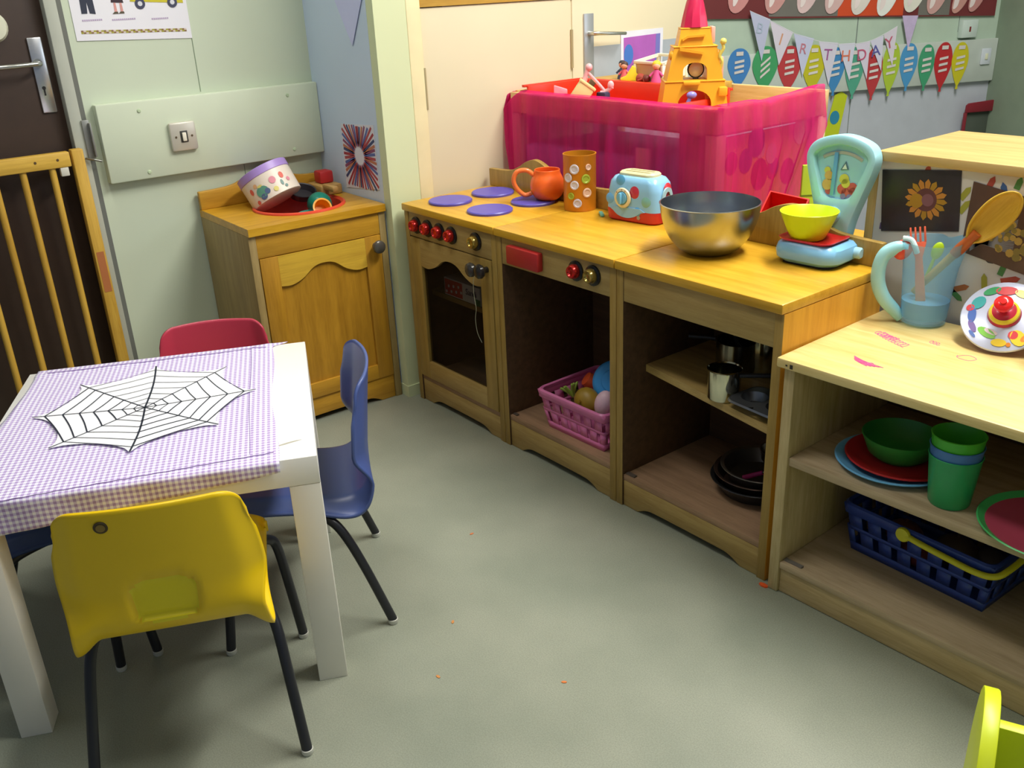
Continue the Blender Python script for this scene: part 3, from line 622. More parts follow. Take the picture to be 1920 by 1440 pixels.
def frame_with_window(outer, inner, d, b, mi=0, bev=.006, y0=0):
    """solid frame: outer outline with an inner opening, rounded front rim"""
    n = 120
    def rs(P, closed):
        Q = list(P) + ([P[0]] if closed else []); L = [0]
        for a, c in zip(Q, Q[1:]): L.append(L[-1] + math.hypot(c[0] - a[0], c[1] - a[1]))
        out = []; j = 0
        for k in range(n):
            s = L[-1] * k / n
            while L[j + 1] < s: j += 1
            f = (s - L[j]) / max(1e-9, L[j + 1] - L[j]); out.append((Q[j][0] + f * (Q[j + 1][0] - Q[j][0]), Q[j][1] + f * (Q[j + 1][1] - Q[j][1])))
        return out
    cx, cz = sum(p[0] for p in inner) / len(inner), sum(p[1] for p in inner) / len(inner)
    def byang(P):
        R = rs(P, True); out = []
        for k in range(n):
            a = 2 * PI * k / n; best = None
            ux, uz = math.cos(a), math.sin(a); q = 0
            Q = R + [R[0]]
            for p, c in zip(Q, Q[1:]):
                x1, z1, x2, z2 = p[0] - cx, p[1] - cz, c[0] - cx, c[1] - cz
                den = ux * (z2 - z1) - uz * (x2 - x1)
                if abs(den) < 1e-12: continue
                tt = (x1 * (z2 - z1) - z1 * (x2 - x1)) / den; ss = (x1 * uz - z1 * ux) / den
                if tt > 0 and -1e-6 <= ss <= 1 + 1e-6: q = max(q, tt)
            out.append((cx + ux * q, cz + uz * q))
        return out
    O = byang(outer); I = byang(inner)
    def mixr(f): return [(i[0] + (o[0] - i[0]) * f, i[1] + (o[1] - i[1]) * f) for i, o in zip(I, O)]
    rows = []
    for f, y in ((1, d), (1, bev), (.93, bev * .35), (.75, 0), (.4, .0), (.12, bev * .3), (0, bev), (0, d * .7)):
        rows.append([(x, y0 + y, z) for x, z in mixr(f)])
    rows.append([(x, y0 + d, z) for x, z in mixr(0)]); rows.append(rows[0])
    b.grid([[p for p in r] for r in rows], mi, closed=True)
lean = T(0, .040, .004) @ RX(D(-4))
b = MB(); frame_with_window(fan, inn, .030, b); t2 = b; fr = t2.build('dial_housing', aqua, sca); fr.matrix_local = lean
b = MB(); b.prism(inn, .003, M=T(0, .014, 0)); fc = b.build('dial_face', pl('#a9d8ee', .35, 0, .05, 8), sca); fc.matrix_local = lean
b = MB()
b.prism([(.012 * math.sin(D(a)) * 0 + .083 * math.sin(D(a)), 1.0*.124 + .083 * math.cos(D(a))) for a in range(-32, 33, 4)] + [(.077 * math.sin(D(a)), 1.0*.124 + .077 * math.cos(D(a))) for a in range(32, -33, -4)], .0006, mi=0, M=T(0, .0128, 0))
for cx, cz, r, mi in ((q[0] * 1.1, q[1] + .027, q[2] * 1.15, q[3]) for q in ((-.024, .112, .010, 3), (-.023, .130, .008, 3), (-.020, .100, .007, 1), (.008, .126, .009, 2), (.012, .118, .008, 2), (.006, .106, .009, 1), (.014, .100, .008, 1), (.026, .110, .0095, 1), (.028, .104, .007, 1), (.010, .092, .005, 4), (.022, .092, .005, 4), (-.027, .14, .006, 2))): b.prism(disc(cx, cz, r, 16), .0006, mi=mi, M=T(0, .0126 - mi * .0002, 0))
b.prism([(-.002, .170), (.016, .172), (.008, .188)], .0005, mi=5, M=T(0, .0124, 0)); b.prism([(.002, .172), (.0125, .173), (.0075, .183)], .0005, mi=6, M=T(0, .0119, 0))
pm = b.build('dial_print', [pl('#b9b6b4', .5), pl('#d05a5a', .5), pl('#d9cf5a', .5), pl('#dfae66', .5), pl('#8b7aa8', .5), pl('#5d7f90', .5), pl('#e9f2ee', .5)], fc)
b = MB(); b.box(-.0165, -.0085, .008, .0115, .118, .204, .001); nd = b.build('needle', pl('#6fb0de', .3), sca); nd.matrix_local = lean
b = MB(); b.ball((.001, .002, .082), .017, sc=(1, .7, 1)); bb = b.build('dial_hub', pl('#9ad0e2', .2), sca); bb.matrix_local = lean
# yellow bowl on the tray
b = MB(); pr = [(.031, 0), (.034, .002), (.045, .026), (.0555, .052), (.0575, .0555)]
b.lathe([(0, .0012)] + pr + [(.0565, .0565)] + [(r - .0016, z + .002) for r, z in pr[::-1][1:]] + [(0, .0036)], n=56)
tag(b.build('lime_bowl', pl('#cff614', .35, 0, .03)), 'bright lime yellow plastic bowl standing on the red scale tray', 'bowl', loc=(1.132, .249, Z0 + .0488))

# ================================================================== LOW OPEN SHELF (right)
SX, SY = 1.282, -.010
LS = thing('low_shelf_unit', 'pale birch low open shelf unit with pink crayon scribbles on top', 'shelf unit', (SX, SY, 0), D(1.5)); LH = .4995; LW = .98; LD = .362
b = MB(); t = bmesh.new()
b.box(-.010, LW + .01, -.012, LD, LH - .019, LH, .004, mi=0)
def scrib(pts, r=.0006): b.tube([(x, y, LH + .0002) for x, y in pts], r, n=5, mi=1)
def loops(cx, cy, w, h, n, ang=0, jit=.2):
    P = []
    for k in range(n * 8):
        a = k / 8 * 2 * PI; f = k / (n * 8); x = (f - .5) * w + h * .6 * math.cos(a) * (1 + jit * math.sin(k * 1.7)); y = h * math.sin(a) * (1 + jit * math.cos(k * 2.3))
        P.append((cx + x * math.cos(ang) - y * math.sin(ang), cy + x * math.sin(ang) + y * math.cos(ang)))
    return spl(P, 3)
# scribble positions are in the unit's own frame
scrib(loops(.092, .205, .075, .010, 9, D(-25))); scrib(loops(.075, .215, .05, .008, 7, D(-15)))
scrib(loops(.125, .07, .012, .006, 3, D(35)), .0007)
for k in range(5): scrib(spl([(.085 + k * .002, .086 - k * .0035), (.110, .076 - k * .002), (.150 - k * .006, .070 - k * .003), (.112, .070 - k * .002), (.088 + k * .002, .083 - k * .0035)], 5), .0006)
scrib(loops(.155, .24, .02, .006, 3, D(-10)), .0005); scrib(spl([(.212, .205), (.225, .222), (.243, .214), (.235, .198), (.216, .200), (.211, .210)], 5), .0005)
b.box(.01, .014, -.0124, -.0118, LH - .012, LH - .009, mi=2); b.box(.019, .025, -.0124, -.0118, LH - .015, LH - .007, mi=2)
b.build('shelf_top', [PALE_PLY, pl('#d8629a', .6), pl('#3a342c', .7)], LS)
for x0, x1 in ((0, .0225), (LW - .0225, LW)):
    b = MB(); b.box(x0, x1, 0, LD - .004, 0, LH - .0195, .003); b.build('side_panel', PALE_V, LS)
b = MB(); b.box(.023, LW - .023, .004, LD - .012, .284, .301, .0015); b.build('middle_shelf', GREYSH, LS)
b = MB(); b.box(.023, LW - .023, .002, LD - .012, .056, .070, .0015); b.build('bottom_shelf', GREYSH, LS)
b = MB(); b.box(.023, LW - .023, .006, .022, .001, .0555, .0015); b.build('plinth', wood('birch_plinth', '#c9b080', '#a88e5c', 'X'), LS)
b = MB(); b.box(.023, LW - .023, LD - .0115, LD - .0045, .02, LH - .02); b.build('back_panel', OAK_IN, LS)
b = MB(); b.box(.026, .065, .012, .020, .0703, .0735); b.build('catch_plate', pl('#77716a', .5), LS)
def ls(x, y, z): return (SX + x * math.cos(D(1.5)) - y * math.sin(D(1.5)), SY + x * math.sin(D(1.5)) + y * math.cos(D(1.5)), z)

# ---- jug with utensils
ZL = LH + .0004
jug = thing('measuring_jug', 'translucent light blue plastic jug holding utensils on the low shelf', 'jug', (1.357, .320, ZL), D(38)); jug.scale = (.88, .88, 1.06)
jm = clearish('blue_jug_plastic', '#bfe8fc', .76, .3)
# local -x is the handle side, +x the spout
def jugring(r, z, sp=0.0, n=56, zt=0.0):
    out = []
    for k in range(n):
        a = 2 * PI * k / n; e = max(0, math.cos(a)) ** 8
        out.append(((r + sp * e) * math.cos(a), (r + sp * e * .4) * math.sin(a), z + zt * e))
    return out
rows = [jugring(r, z, sp, zt=zt) for r, z, sp, zt in ((.001, .003, 0, 0), (.040, .002, 0, 0), (.046, .004, 0, 0), (.0475, .012, 0, 0), (.051, .06, 0, 0), (.055, .105, .002, 0), (.0585, .135, .008, .003), (.0605, .152, .018, .012), (.0615, .153, .018, .012), (.0600, .150, .017, .012), (.057, .13, .007, .002), (.0535, .10, .001, 0), (.046, .014, 0, 0), (.040, .006, 0, 0), (.001, .006, 0, 0))]
b = MB(); b.grid(rows, closed=True); b.build('jug_body', jm, jug)
b = MB(); hp = spl([(-.050, .138), (-.072, .138), (-.094, .126), (-.103, .102), (-.101, .072), (-.086, .044), (-.062, .022), (-.047, .008)], 6)
b.tube([(x, 0, z) for x, z in hp], [.0105 + .0045 * math.sin(PI * k / (len(hp) - 1)) for k in range(len(hp))], n=16, M=Matrix.Identity(4))
b.build('jug_handle', pl('#a3dbe0', .3, 0, .06, 30), jug)
b = MB(); b.lathe([(.0462, .013), (.0488, .044), (.0488, .0445), (.001, .0445), (.001, .013)], n=40); b.build('tinted_base', clearish('jug_base_tint', '#7cc6ec', .5, .3), jug)
TOCAM = Vector((.85, -1.6, .5)).normalized()
t = thing('play_fork', 'orange plastic fork standing upright in the blue jug', 'fork'); t.matrix_world = frame((1.358, .300, ZL + .045), (1.326, .312, ZL + .187), TOCAM)
b = MB(); b.prism([(-.009, .002), (.009, .002), (.008, .05), (.0065, .085), (.013, .108), (.0145, .115), (-.0145, .115), (-.013, .108), (-.0065, .085), (-.008, .05)], .004, bev=.0012)
for k in range(4): x = -.0145 + k * .0083; b.prism([(x, .114), (x + .004, .114), (x + .0036, .143), (x + .0004, .143)], .003, bev=.0006)
b.build('fork_body', pl('#ef6a4a', .35), t)
t = thing('lime_spoon', 'small lime green plastic spoon inside the blue jug beside the fork', 'spoon'); t.matrix_world = frame((1.335, .322, ZL + .03), (1.362, .335, ZL + .15), TOCAM)
b = MB(); b.tube([(0, 0, 0), (0, 0, .07), (0, .0, .10)], [.004, .0035, .003], n=10); b.ball((0, 0, .113), .014, sc=(.75, .35, 1.25)); b.build('spoon_body', pl('#bfe02a', .35), t)
t = thing('wooden_spoon', 'large wooden spoon with yellow bowl leaning out of the blue jug', 'spoon'); t.matrix_world = frame((1.330, .322, ZL + .055), (1.487, .338, ZL + .262), TOCAM)
b = MB(); b.tube([(0, 0, 0), (0, 0, .06), (0, 0, .125)], [.0065, .0075, .0085], n=14); b.build('spoon_handle', pl('#c99a48', .5), t)
b = MB(); b.tube([(0, 0, .108), (0, 0, .125), (0, -.001, .150), (0, -.001, .166)], [.010, .0105, .009, .009], n=14); b.build('painted_neck', pl('#b5581f', .45), t)
b = MB()
rows = []
for i in range(25):
    f = (1 - math.cos(PI * i / 24)) / 2; zz = .148 + .116 * f
    q = max(0.0, 1 - ((f - .56) / .56) ** 2) ** .5 if f < .56 else max(0.0, 1 - ((f - .56) / .44) ** 2) ** .5
    w = .0275 * max(q, .012) if f > .3 else .0275 * max(q, .32)
    rows.append([(w * math.sin(a), -.006 + .013 * math.cos(a) * q, zz) for a in [PI * (k / 12 - .5) for k in range(13)]])
b.grid(rows); b.build('spoon_bowl', wood('yellow_spoon_wood', '#dcb23a', '#c7981f', 'Z', .45), t, solid=.004)
t = thing('red_white_spoon', 'red and white striped scoop resting on the jug rim by its handle', 'spoon'); t.matrix_world = frame((1.318, .290, ZL + .142), (1.290, .278, ZL + .156), TOCAM)
b = MB(); b.ball((0, 0, .003), .0205, mi=0, sc=(1, .55, .8)); b.build('scoop', pl('#e24b33', .35), t)
b = MB(); b.tube(spl([(.006, -.004, -.022), (.015, -.008, -.012), (.022, -.007, .0), (.018, -.006, .014)], 5), .005, n=10); b.ball((-.012, -.006, .021), .009); b.build('white_trim', pl('#d4ecea', .35), t)

# ---- tin spinning top
t = thing('spinning_top', 'printed tin spinning top with a red knob lying tilted on the low shelf', 'toy')
axis = Vector((.16, -.66, .74)).normalized()
def setaxis(o, p, ax):
    z = ax; x = Vector((1, 0, 0)); x = (x - z * x.dot(z)).normalized(); y = z.cross(x)
    o.matrix_world = Matrix(((x.x, y.x, z.x, p[0]), (x.y, y.y, z.y, p[1]), (x.z, y.z, z.z, p[2]), (0, 0, 0, 1)))
setaxis(t, (1.516, .300, ZL + .0535), axis); R = .0705
b = MB(); b.lathe([(R, 0), (R + .0015, .0022), (R, .0045), (R * .86, .0068), (R * .60, .0092), (R * .36, .0110), (0, .012)], n=56); b.build('tin_upper', pl('#cdd3ea', .22, .3, .06, 10), t)
b = MB(); b.lathe([(R, 0), (R * .7, -.016), (R * .35, -.024), (.006, -.029), (.004, -.034), (0, -.035)], n=48); b.build('tin_lower', pl('#b9283a', .25, .2), t)
DZ = T(0, 0, -.0095)
b = MB(); b.lathe([(.027, .018), (.0275, .022), (.025, .028), (.018, .034), (.010, .037), (0, .038)], n=36, mi=0, M=DZ); b.lathe([(.0255, .0275), (.0245, .031), (.0205, .034), (.0195, .0325), (.024, .028)], n=36, mi=1, M=DZ); b.build('centre_dome', [pl('#c03048', .25), pl('#e6d23a', .3)], t)
b = MB(); b.lathe([(.006, .036), (.006, .046), (.012, .050), (.0155, .054), (.0155, .060), (.011, .064), (.006, .065), (.0055, .068), (0, .0685)], n=28, M=DZ); b.build('knob', pl('#e32424', .2), t)
b = MB(); zc = lambda r: .0122 - (r / R) ** 2 * .0070
def onTop(r, a, s, mi, sx=1, sz=1):
    tt = bmesh.new(); cx, cy = r * math.cos(a), r * math.sin(a)
    vs = [tt.verts.new((cx + dx * math.cos(a) - dy * math.sin(a), cy + dx * math.sin(a) + dy * math.cos(a), 0)) for dx, dy in disc(0, 0, s, 14, sx, sz)]
    for v in vs: v.co.z = zc(math.hypot(v.co.x, v.co.y)) + .0009
    tt.faces.new(vs); b.merge(tt, mi)
for a, r, s, mi, sx, sz in ((170, .05, .011, 0, 1, 1.3), (185, .058, .007, 1, 1, 1), (200, .052, .010, 2, .7, 1.6), (225, .055, .009, 3, .6, 1.5), (255, .045, .011, 4, .7, 1.6), (262, .040, .006, 5, .8, 2), (285, .056, .009, 6, .8, 1.4), (318, .052, .012, 6, 1.3, 1), (312, .044, .008, 1, 1, 1), (330, .058, .007, 7, .8, 1.6), (20, .05, .012, 1, 1, 1.4), (50, .052, .011, 7, .8, 1.6), (80, .05, .010, 6, .8, 1.3), (110, .05, .012, 1, .8, 1.5), (135, .055, .010, 8, .8, 1.5), (300, .06, .004, 7, 1, 1), (238, .062, .006, 2, .5, 1.5)): onTop(r, D(a), s, mi, sx, sz)
b.build('printed_animals', [pl(c, .3) for c in ('#3f9f9f', '#cf3f45', '#3d62b0', '#6a4a96', '#7ac23a', '#ead6dc', '#e8c833', '#d9822e', '#3f9a62')], t)
b = MB(); b.lathe([(0, 0), (.045, 0), (.047, .004), (.050, .13), (.051, .134), (.048, .135), (.045, .006), (0, .006)], n=48)
tag(b.build('beaker', pl('#cfc2a4', .45)), 'pale beige beaker at the right edge of the photo on the low shelf', 'beaker', loc=(1.640, .262, ZL))

# ---- plates, bowl and cups on the middle shelf
ZM = .3014
def plate(r, h, z, loc, lab, group=None, rim=.012):
    b = MB(); b.lathe([(0, 0), (r * .68, 0), (r * .75, .002), (r - .003, rim - .003), (r, rim), (r - .003, rim + .0015), (r * .76, .005), (r * .68, .0035), (0, .0035)], n=56)
    return tag(b.build('plate', pl(h, .3)), lab, 'plate', group, loc=loc)
pc = (1.452, .116)
plate(.105, '#6fb6e6', 0, (pc[0] - .004, pc[1] - .004, ZM), 'light blue plastic plate under the red plate on the middle shelf')
plate(.099, '#b3262c', 0, (pc[0] + .004, pc[1] + .004, ZM + .0068), 'red plastic plate stacked on the light blue plate')
b = MB(); b.lathe([(0, 0), (.04, 0), (.055, .012), (.066, .040), (.068, .046), (.0665, .0465), (.053, .014), (.038, .0035), (0, .003)], n=48); tag(b.build('green_bowl', pl('#2f8f3c', .35)), 'dark green plastic bowl standing on the red plate', 'bowl', loc=(pc[0] - .004, pc[1] + .008, ZM + .0108))
cupg = 'nested cups on the middle shelf'
def cup(h, z, lab):
    b = MB(); b.lathe([(0, .001), (.031, 0), (.0335, .004), (.0415, .088), (.0428, .0905), (.0412, .0915), (.0398, .089), (.0315, .0065), (0, .006)], n=44)
    return tag(b.build('play_tumbler', clearish('tumbler_' + h[1:], h, .12, .3)), lab, 'cup', cupg, loc=(1.580, .057, ZM + z))
cup('#2fae6a', 0, 'green plastic tumbler at the bottom of the nested stack'); cup('#4f86cf', .0175, 'blue plastic tumbler in the middle of the nested stack'); cup('#4fc23a', .037, 'bright green plastic tumbler on top of the nested stack')
t = thing('watermelon_plate', 'pink and green watermelon plate near the right end of the middle shelf', 'plate', (1.737, .085, ZM))
b = MB(); b.lathe([(0, 0), (.075, 0), (.10, .005), (.112, .012), (.110, .0135), (.099, .0068), (.0985, .0065)], n=56); b.build('plate_rim', pl('#4cc26a', .35), t)
b = MB(); b.lathe([(.099, .0067), (.074, .0026), (0, .0024)], n=56); b.build('plate_centre', pl('#c8506a', .4), t)
# ---- blue basket with yellow handle on the bottom shelf
def basket(name, label, loc, rz, w, d, h, hcol, flare=.016, rows=2, cols=(8, 5), cat='basket', hole=.5):
    """lattice basket: flared walls with rows of openings between bars, rolled rim"""
    t = thing(name, label, cat, loc, rz)
    m = pl(hcol, .35); b = MB(); th = .0022
    def P(side, u, z):
        f = flare * z / h; ww, dd = w / 2 - flare + f, d / 2 - flare + f
        return [(u * ww, -dd), (ww, u * dd), (-u * ww, dd), (-ww, -u * dd)][side] + (z,)
    bands = [(0, .18), (.46, .54), (.80, 1.0)]
    for side in range(4):
        nc = cols[side % 2]
        for z0, z1 in bands:
            b.grid([[P(side, -1 + 2 * k / 12, h * z0) for k in range(13)], [P(side, -1 + 2 * k / 12, h * z1) for k in range(13)]])
        for rj, (z0, z1) in enumerate(((.18, .46), (.54, .80))):
            for k in range(nc + 1):
                c = -1 + 2 * k / nc + (0 if rj == 0 else 1 / nc); hw = hole / nc * .9
                a0, a1 = max(-1, c - hw), min(1, c + hw)
                if a1 > a0: b.grid([[P(side, a0, h * z0), P(side, a1, h * z0)], [P(side, a0, h * z1), P(side, a1, h * z1)]])
    b.box(-w / 2 + flare, w / 2 - flare, -d / 2 + flare, d / 2 - flare, 0, .002)
    b.build('basket_wall', m, t, solid=th)
    b = MB(); ring = rrect_ring(w / 2 + .003, d / 2 + .003, .02, h); r2 = rrect_ring(w / 2 - .004, d / 2 - .004, .018, h + .001); r3 = rrect_ring(w / 2 + .004, d / 2 + .004, .022, h - .016)
    b.grid([r3, ring, rrect_ring(w / 2, d / 2, .02, h + .003), r2, rrect_ring(w / 2 - .004, d / 2 - .004, .018, h - .006)], closed=True); b.build('rim', m, t, solid=.002)
    return t
bl = basket('blue_basket', 'dark blue plastic basket with yellow handle on the bottom shelf', (1.506, .212, .0706), D(-2), .30, .19, .105, '#2c4496', rows=2, cols=(7, 4), hole=.74)
b = MB(); hpts = spl([(-.02, -.101, .098), (.01, -.104, .095), (.07, -.106, .092), (.125, -.106, .090), (.155, -.098, .094), (.166, -.07, .104), (.168, 0, .112), (.166, .07, .106), (.155, .094, .098), (.10, .1, .095)], 6)
b.tube(hpts, .0058, n=12); b.lathe([(0, .005), (.013, .004), (.0145, 0), (.013, -.004), (0, -.005)], n=24, M=T(-.018, -.103, .097) @ RX(PI / 2)); b.build('basket_handle', pl('#d6d22a', .35), bl)
for (x, y, r, h, lab) in ((-.07, .0, .032, '#6a3a34', 'dark red-brown play fruit at the left inside the blue basket'), (.03, .01, .036, '#4a3a36', 'dark brown play food in the middle of the blue basket'), (.085, .035, .030, '#3c3038', 'dark purple play fruit at the right inside the blue basket'), (-.02, -.04, .027, '#7a3038', 'small dull red play fruit near the front of the blue basket')):
    b = MB(); b.ball((0, 0, 0), r, sc=(1.15, 1, .9)); b.tube([(0, 0, r * .8), (.002, 0, r * 1.05)], .003, n=8); tag(b.build('play_fruit', pl(h, .5)), lab, 'toy food', 'play food in the blue basket', loc=(1.506 + x, .212 + y, .0735 + r * .9))

# ---- pink basket in the open washer cupboard with play food
pk = basket('pink_basket', 'pink plastic basket of play food in the open toy washer', (.660, .125, .0906), D(1), .235, .215, .105, '#e27ab0', flare=.02, cols=(6, 5), hole=.74)
def food(name, c, lab, cat, loc, rot=(0, 0, 0)):
    o = c.build(name[0], name[1]); tag(o, lab, cat, 'play food in the pink basket', loc=loc); o.rotation_euler = rot; return o
b = MB(); b.lathe([(0, .004), (.026, .0035), (.029, .001), (.044, .0), (.052, -.006), (.053, -.008), (.050, -.008), (.044, -.003), (0, -.002)], n=44); food(('blue_plate', pl('#3f9ae0', .3)), b, 'round bright blue plate propped up in the pink basket', 'plate', (.700, .125, .232), (D(58), 0, D(28)))
b = MB(); b.ball((0, 0, 0), .033, sc=(1.1, 1, .85)); b.tube([(0, 0, .026), (.003, 0, .036)], .003, n=8); food(('play_pear', pl('#a8862a', .45, 0, .35, 20)), b, 'green and orange play fruit at the front of the pink basket', 'toy food', (.668, .070, .185), (D(70), D(20), 0))
b = MB(); b.ball((0, 0, 0), .030, sc=(.85, .85, 1.25)); food(('play_egg', pl('#efc9d6', .4)), b, 'pale pink play egg at the right of the pink basket', 'toy food', (.722, .078, .190), (0, D(10), 0))
b = MB(); b.lathe([(0, -.06), (.008, -.058), (.018, -.02), (.022, .03), (.018, .045), (0, .048)], n=24); food(('play_carrot', pl('#d6542a', .45)), b, 'orange play carrot sticking up at the back of the pink basket', 'toy food', (.640, .140, .190), (D(40), D(-35), 0))
b = MB()
for k in range(7): b.tube(spl([(0, 0, 0), (.012 * math.cos(k), .012 * math.sin(k), .02), (.024 * math.cos(k), .024 * math.sin(k), .032)], 4), [.004] * 8 + [.001], n=6)
food(('play_lettuce', pl('#9fb84a', .5)), b, 'pale green play leaves at the left of the pink basket', 'toy food', (.600, .085, .170), (0, D(-30), 0))
b = MB(); b.ball((0, 0, 0), .03); food(('play_plum', pl('#6a4a58', .5)), b, 'dull purple play plum at the back of the pink basket', 'toy food', (.652, .185, .215))
b = MB(); b.lathe([(0, 0), (.016, .002), (.020, .03), (.012, .05), (.013, .06), (0, .062)], n=20); food(('foil_item', pl('#c9c9d6', .2, .9, .2, 60)), b, 'shiny silver toy behind the blue plate in the pink basket', 'toy', (.745, .140, .225), (.3, .2, 0))

# ---- pans in the open cupboard
ZS = .3374
b = MB(); b.lathe([(0, .001), (.0315, 0), (.0335, .003), (.0335, .062), (.0355, .0645), (.034, .0655), (.0322, .063), (.032, .004), (0, .004)], n=48)
t = thing('steel_pot', 'small shiny steel play pot at the front of the cupboard shelf', 'pot', (1.094, .058, ZS)); b.build('pot_body', pl('#cfcdb8', .12, 1.0, .05), t)
b = MB(); b.tube([(.032, .008, .055), (.06, .03, .057), (.11, .075, .058)], .0045, n=10); b.build('pot_handle', pl('#26262a', .4), t)
t = thing('muffin_tin', 'grey metal muffin tin lying at the right end of the cupboard shelf', 'baking tin', (1.196, .066, ZS), D(-4))
b = MB(); w, d = .064, .048; zt = .020
def cupgrid(b, cx):
    pass
ring_o = rrect_ring(w, d, .02, zt); b.grid([rrect_ring(w + .004, d + .004, .022, zt - .003), rrect_ring(w + .002, d + .002, .022, zt + .001), ring_o], closed=True)
def holes_sheet(b, cs, r, n=32):
    """flat sheet with round wells: one cell per well"""
    for cx in cs:
        hw = w / len(cs); outer = []
        for k in range(n):
            a = 2 * PI * (k + .5) / n; ux, uy = math.cos(a), math.sin(a); q = min(hw / max(1e-6, abs(ux)), d / max(1e-6, abs(uy))); outer.append((cx + ux * q, uy * q, zt))
        inn = [(cx + r * math.cos(2 * PI * (k + .5) / n), r * math.sin(2 * PI * (k + .5) / n), zt) for k in range(n)]
        low = [(cx + r * .72 * math.cos(2 * PI * (k + .5) / n), r * .72 * math.sin(2 * PI * (k + .5) / n), .002) for k in range(n)]
        cen = [(cx, 0, .001)] * n
        b.grid([outer, inn, low, cen], closed=True)
holes_sheet(b, (-.032, .032), .027); b.build('tin_sheet', pl('#8d9094', .35, .85), t)
t = thing('steel_saucepan', 'steel saucepan standing at the back of the cupboard shelf', 'pan', (1.02, .190, ZS))
b = MB(); b.lathe([(0, .001), (.042, 0), (.045, .004), (.045, .07), (.047, .072), (.0435, .071), (.043, .005), (0, .004)], n=44, mi=0); b.build('pan_body', pl('#8d8878', .2, 1.0), t)
b = MB(); b.tube([(-.044, 0, .06), (-.07, -.02, .063), (-.10, -.045, .065)], .005, n=10); b.build('pan_handle', pl('#222226', .4), t)
t = thing('steel_kettle', 'steel pot with vertical handle standing tall at the back of the cupboard', 'pot', (1.072, .225, ZS))
b = MB(); b.lathe([(0, .001), (.036, 0), (.040, .01), (.040, .11), (.036, .125), (.02, .13), (0, .132)], n=40); b.build('pot_body', pl('#c8c3a0', .15, 1.0), t)
b = MB(); b.tube(spl([(-.036, -.015, .11), (-.06, -.025, .10), (-.062, -.026, .06), (-.038, -.016, .035)], 5), .0045, n=10); b.build('pot_handle', pl('#23221f', .4), t)
t = thing('frying_pan', 'dark frying pan resting on top of the pots at the back of the cupboard', 'pan', (1.135, .20, ZS + .1325))
b = MB(); b.lathe([(0, 0), (.07, 0), (.082, .018), (.084, .019), (.083, .021), (.069, .004), (0, .003)], n=44); b.build('pan_body', pl('#3a3030', .35, .4), t)
b = MB(); b.tube([(-.08, 0, .016), (-.105, -.004, .02), (-.13, -.008, .02)], .005, n=10); b.build('pan_handle', pl('#1f1f22', .4), t)
ZB = .0812
def tin(r, h, loc, lab, col, met=.8, rgh=.3):
    b = MB(); b.lathe([(0, 0), (r * .72, 0), (r * .8, .004), (r * .97, h - .002), (r + .004, h), (r + .003, h + .0015), (r * .95, h - .001), (r * .78, .006), (0, .0025)], n=52)
    return tag(b.build('cake_tin', pl(col, rgh, met)), lab, 'tin', 'stacked tins at the bottom of the cupboard', loc=loc)
bx, by = 1.108, .172
tin(.098, .036, (bx, by, ZB), 'dark grey cake tin, lowest of the stack', '#4c4b4c')
tin(.092, .034, (bx - .002, by + .004, ZB + .0135), 'brown rimmed cake tin in the middle of the stack', '#6a5448')
tin(.084, .036, (bx + .004, by + .006, ZB + .0270), 'grey-brown cake tin, top of the stack', '#7d746a')
t = thing('pink_spoon', 'pink handled metal spoon lying in the stacked cake tins', 'spoon'); t.matrix_world = frame((1.095, .140, ZB + .036), (1.150, .170, ZB + .066), (0, -.4, 1))
b = MB(); b.tube([(0, 0, 0), (0, 0, .045)], [.0055, .005], n=12); b.build('spoon_grip', pl('#c02a78', .4), t)
b = MB(); b.tube([(0, 0, .044), (0, 0, .08)], .002, n=8); b.ball((0, 0, .09), .013, sc=(1, .3, 1.3)); b.build('spoon_end', pl('#a8a8ac', .25, .9), t)
t = thing('small_steel_pan', 'small shiny steel pan on top of the cake tins under the shelf', 'pan', (1.142, .205, ZB + .0665))
b = MB(); b.lathe([(0, .001), (.034, 0), (.042, .012), (.0445, .032), (.046, .034), (.043, .033), (.040, .013), (.033, .004), (0, .004)], n=40); b.build('pan_body', pl('#c9c2b4', .14, 1.0), t)
b = MB(); b.tube([(.043, 0, .028), (.06, .03, .03)], .004, n=8); b.build('pan_handle', pl('#26262a', .4), t)

# ================================================================== YELLOW-TOPPED UNIT BEHIND THE LOW SHELF
YU = thing('display_cabinet', 'yellow-topped cabinet behind the low shelf, its back covered in crayon-print paper', 'cabinet', (1.180, .372, 0))
YW = .95; YZ = .806
b = MB(); b.box(.018, YW, -.012, .300, YZ - .019, YZ, .0025); b.build('cabinet_top', wood('yellow_ply_top', '#cdae70', '#b8965a', 'X', .4), YU)
b = MB(); b.box(0.001, .02, .0005, .295, 0, YZ - .0195, .001); b.build('cabinet_side', wood('cabinet_side_ply', '#c2a262', '#a4854a', 'Z', .5), YU)
b = MB(); b.box(YW - .02, YW - .001, .0005, .295, 0, YZ - .0195, .001); b.build('cabinet_side', wood('cabinet_side_ply', '#c2a262', '#a4854a', 'Z', .5), YU)
b = MB(); b.box(.0202, YW - .02, .001, .008, .05, YZ - .0195); cols = ['#b04a3a', '#3f68a8', '#4f8a4c', '#a8a83c', '#5c4a78', '#b06a3a', '#3a3a44', '#7aa06a']
rr = random.Random(3)
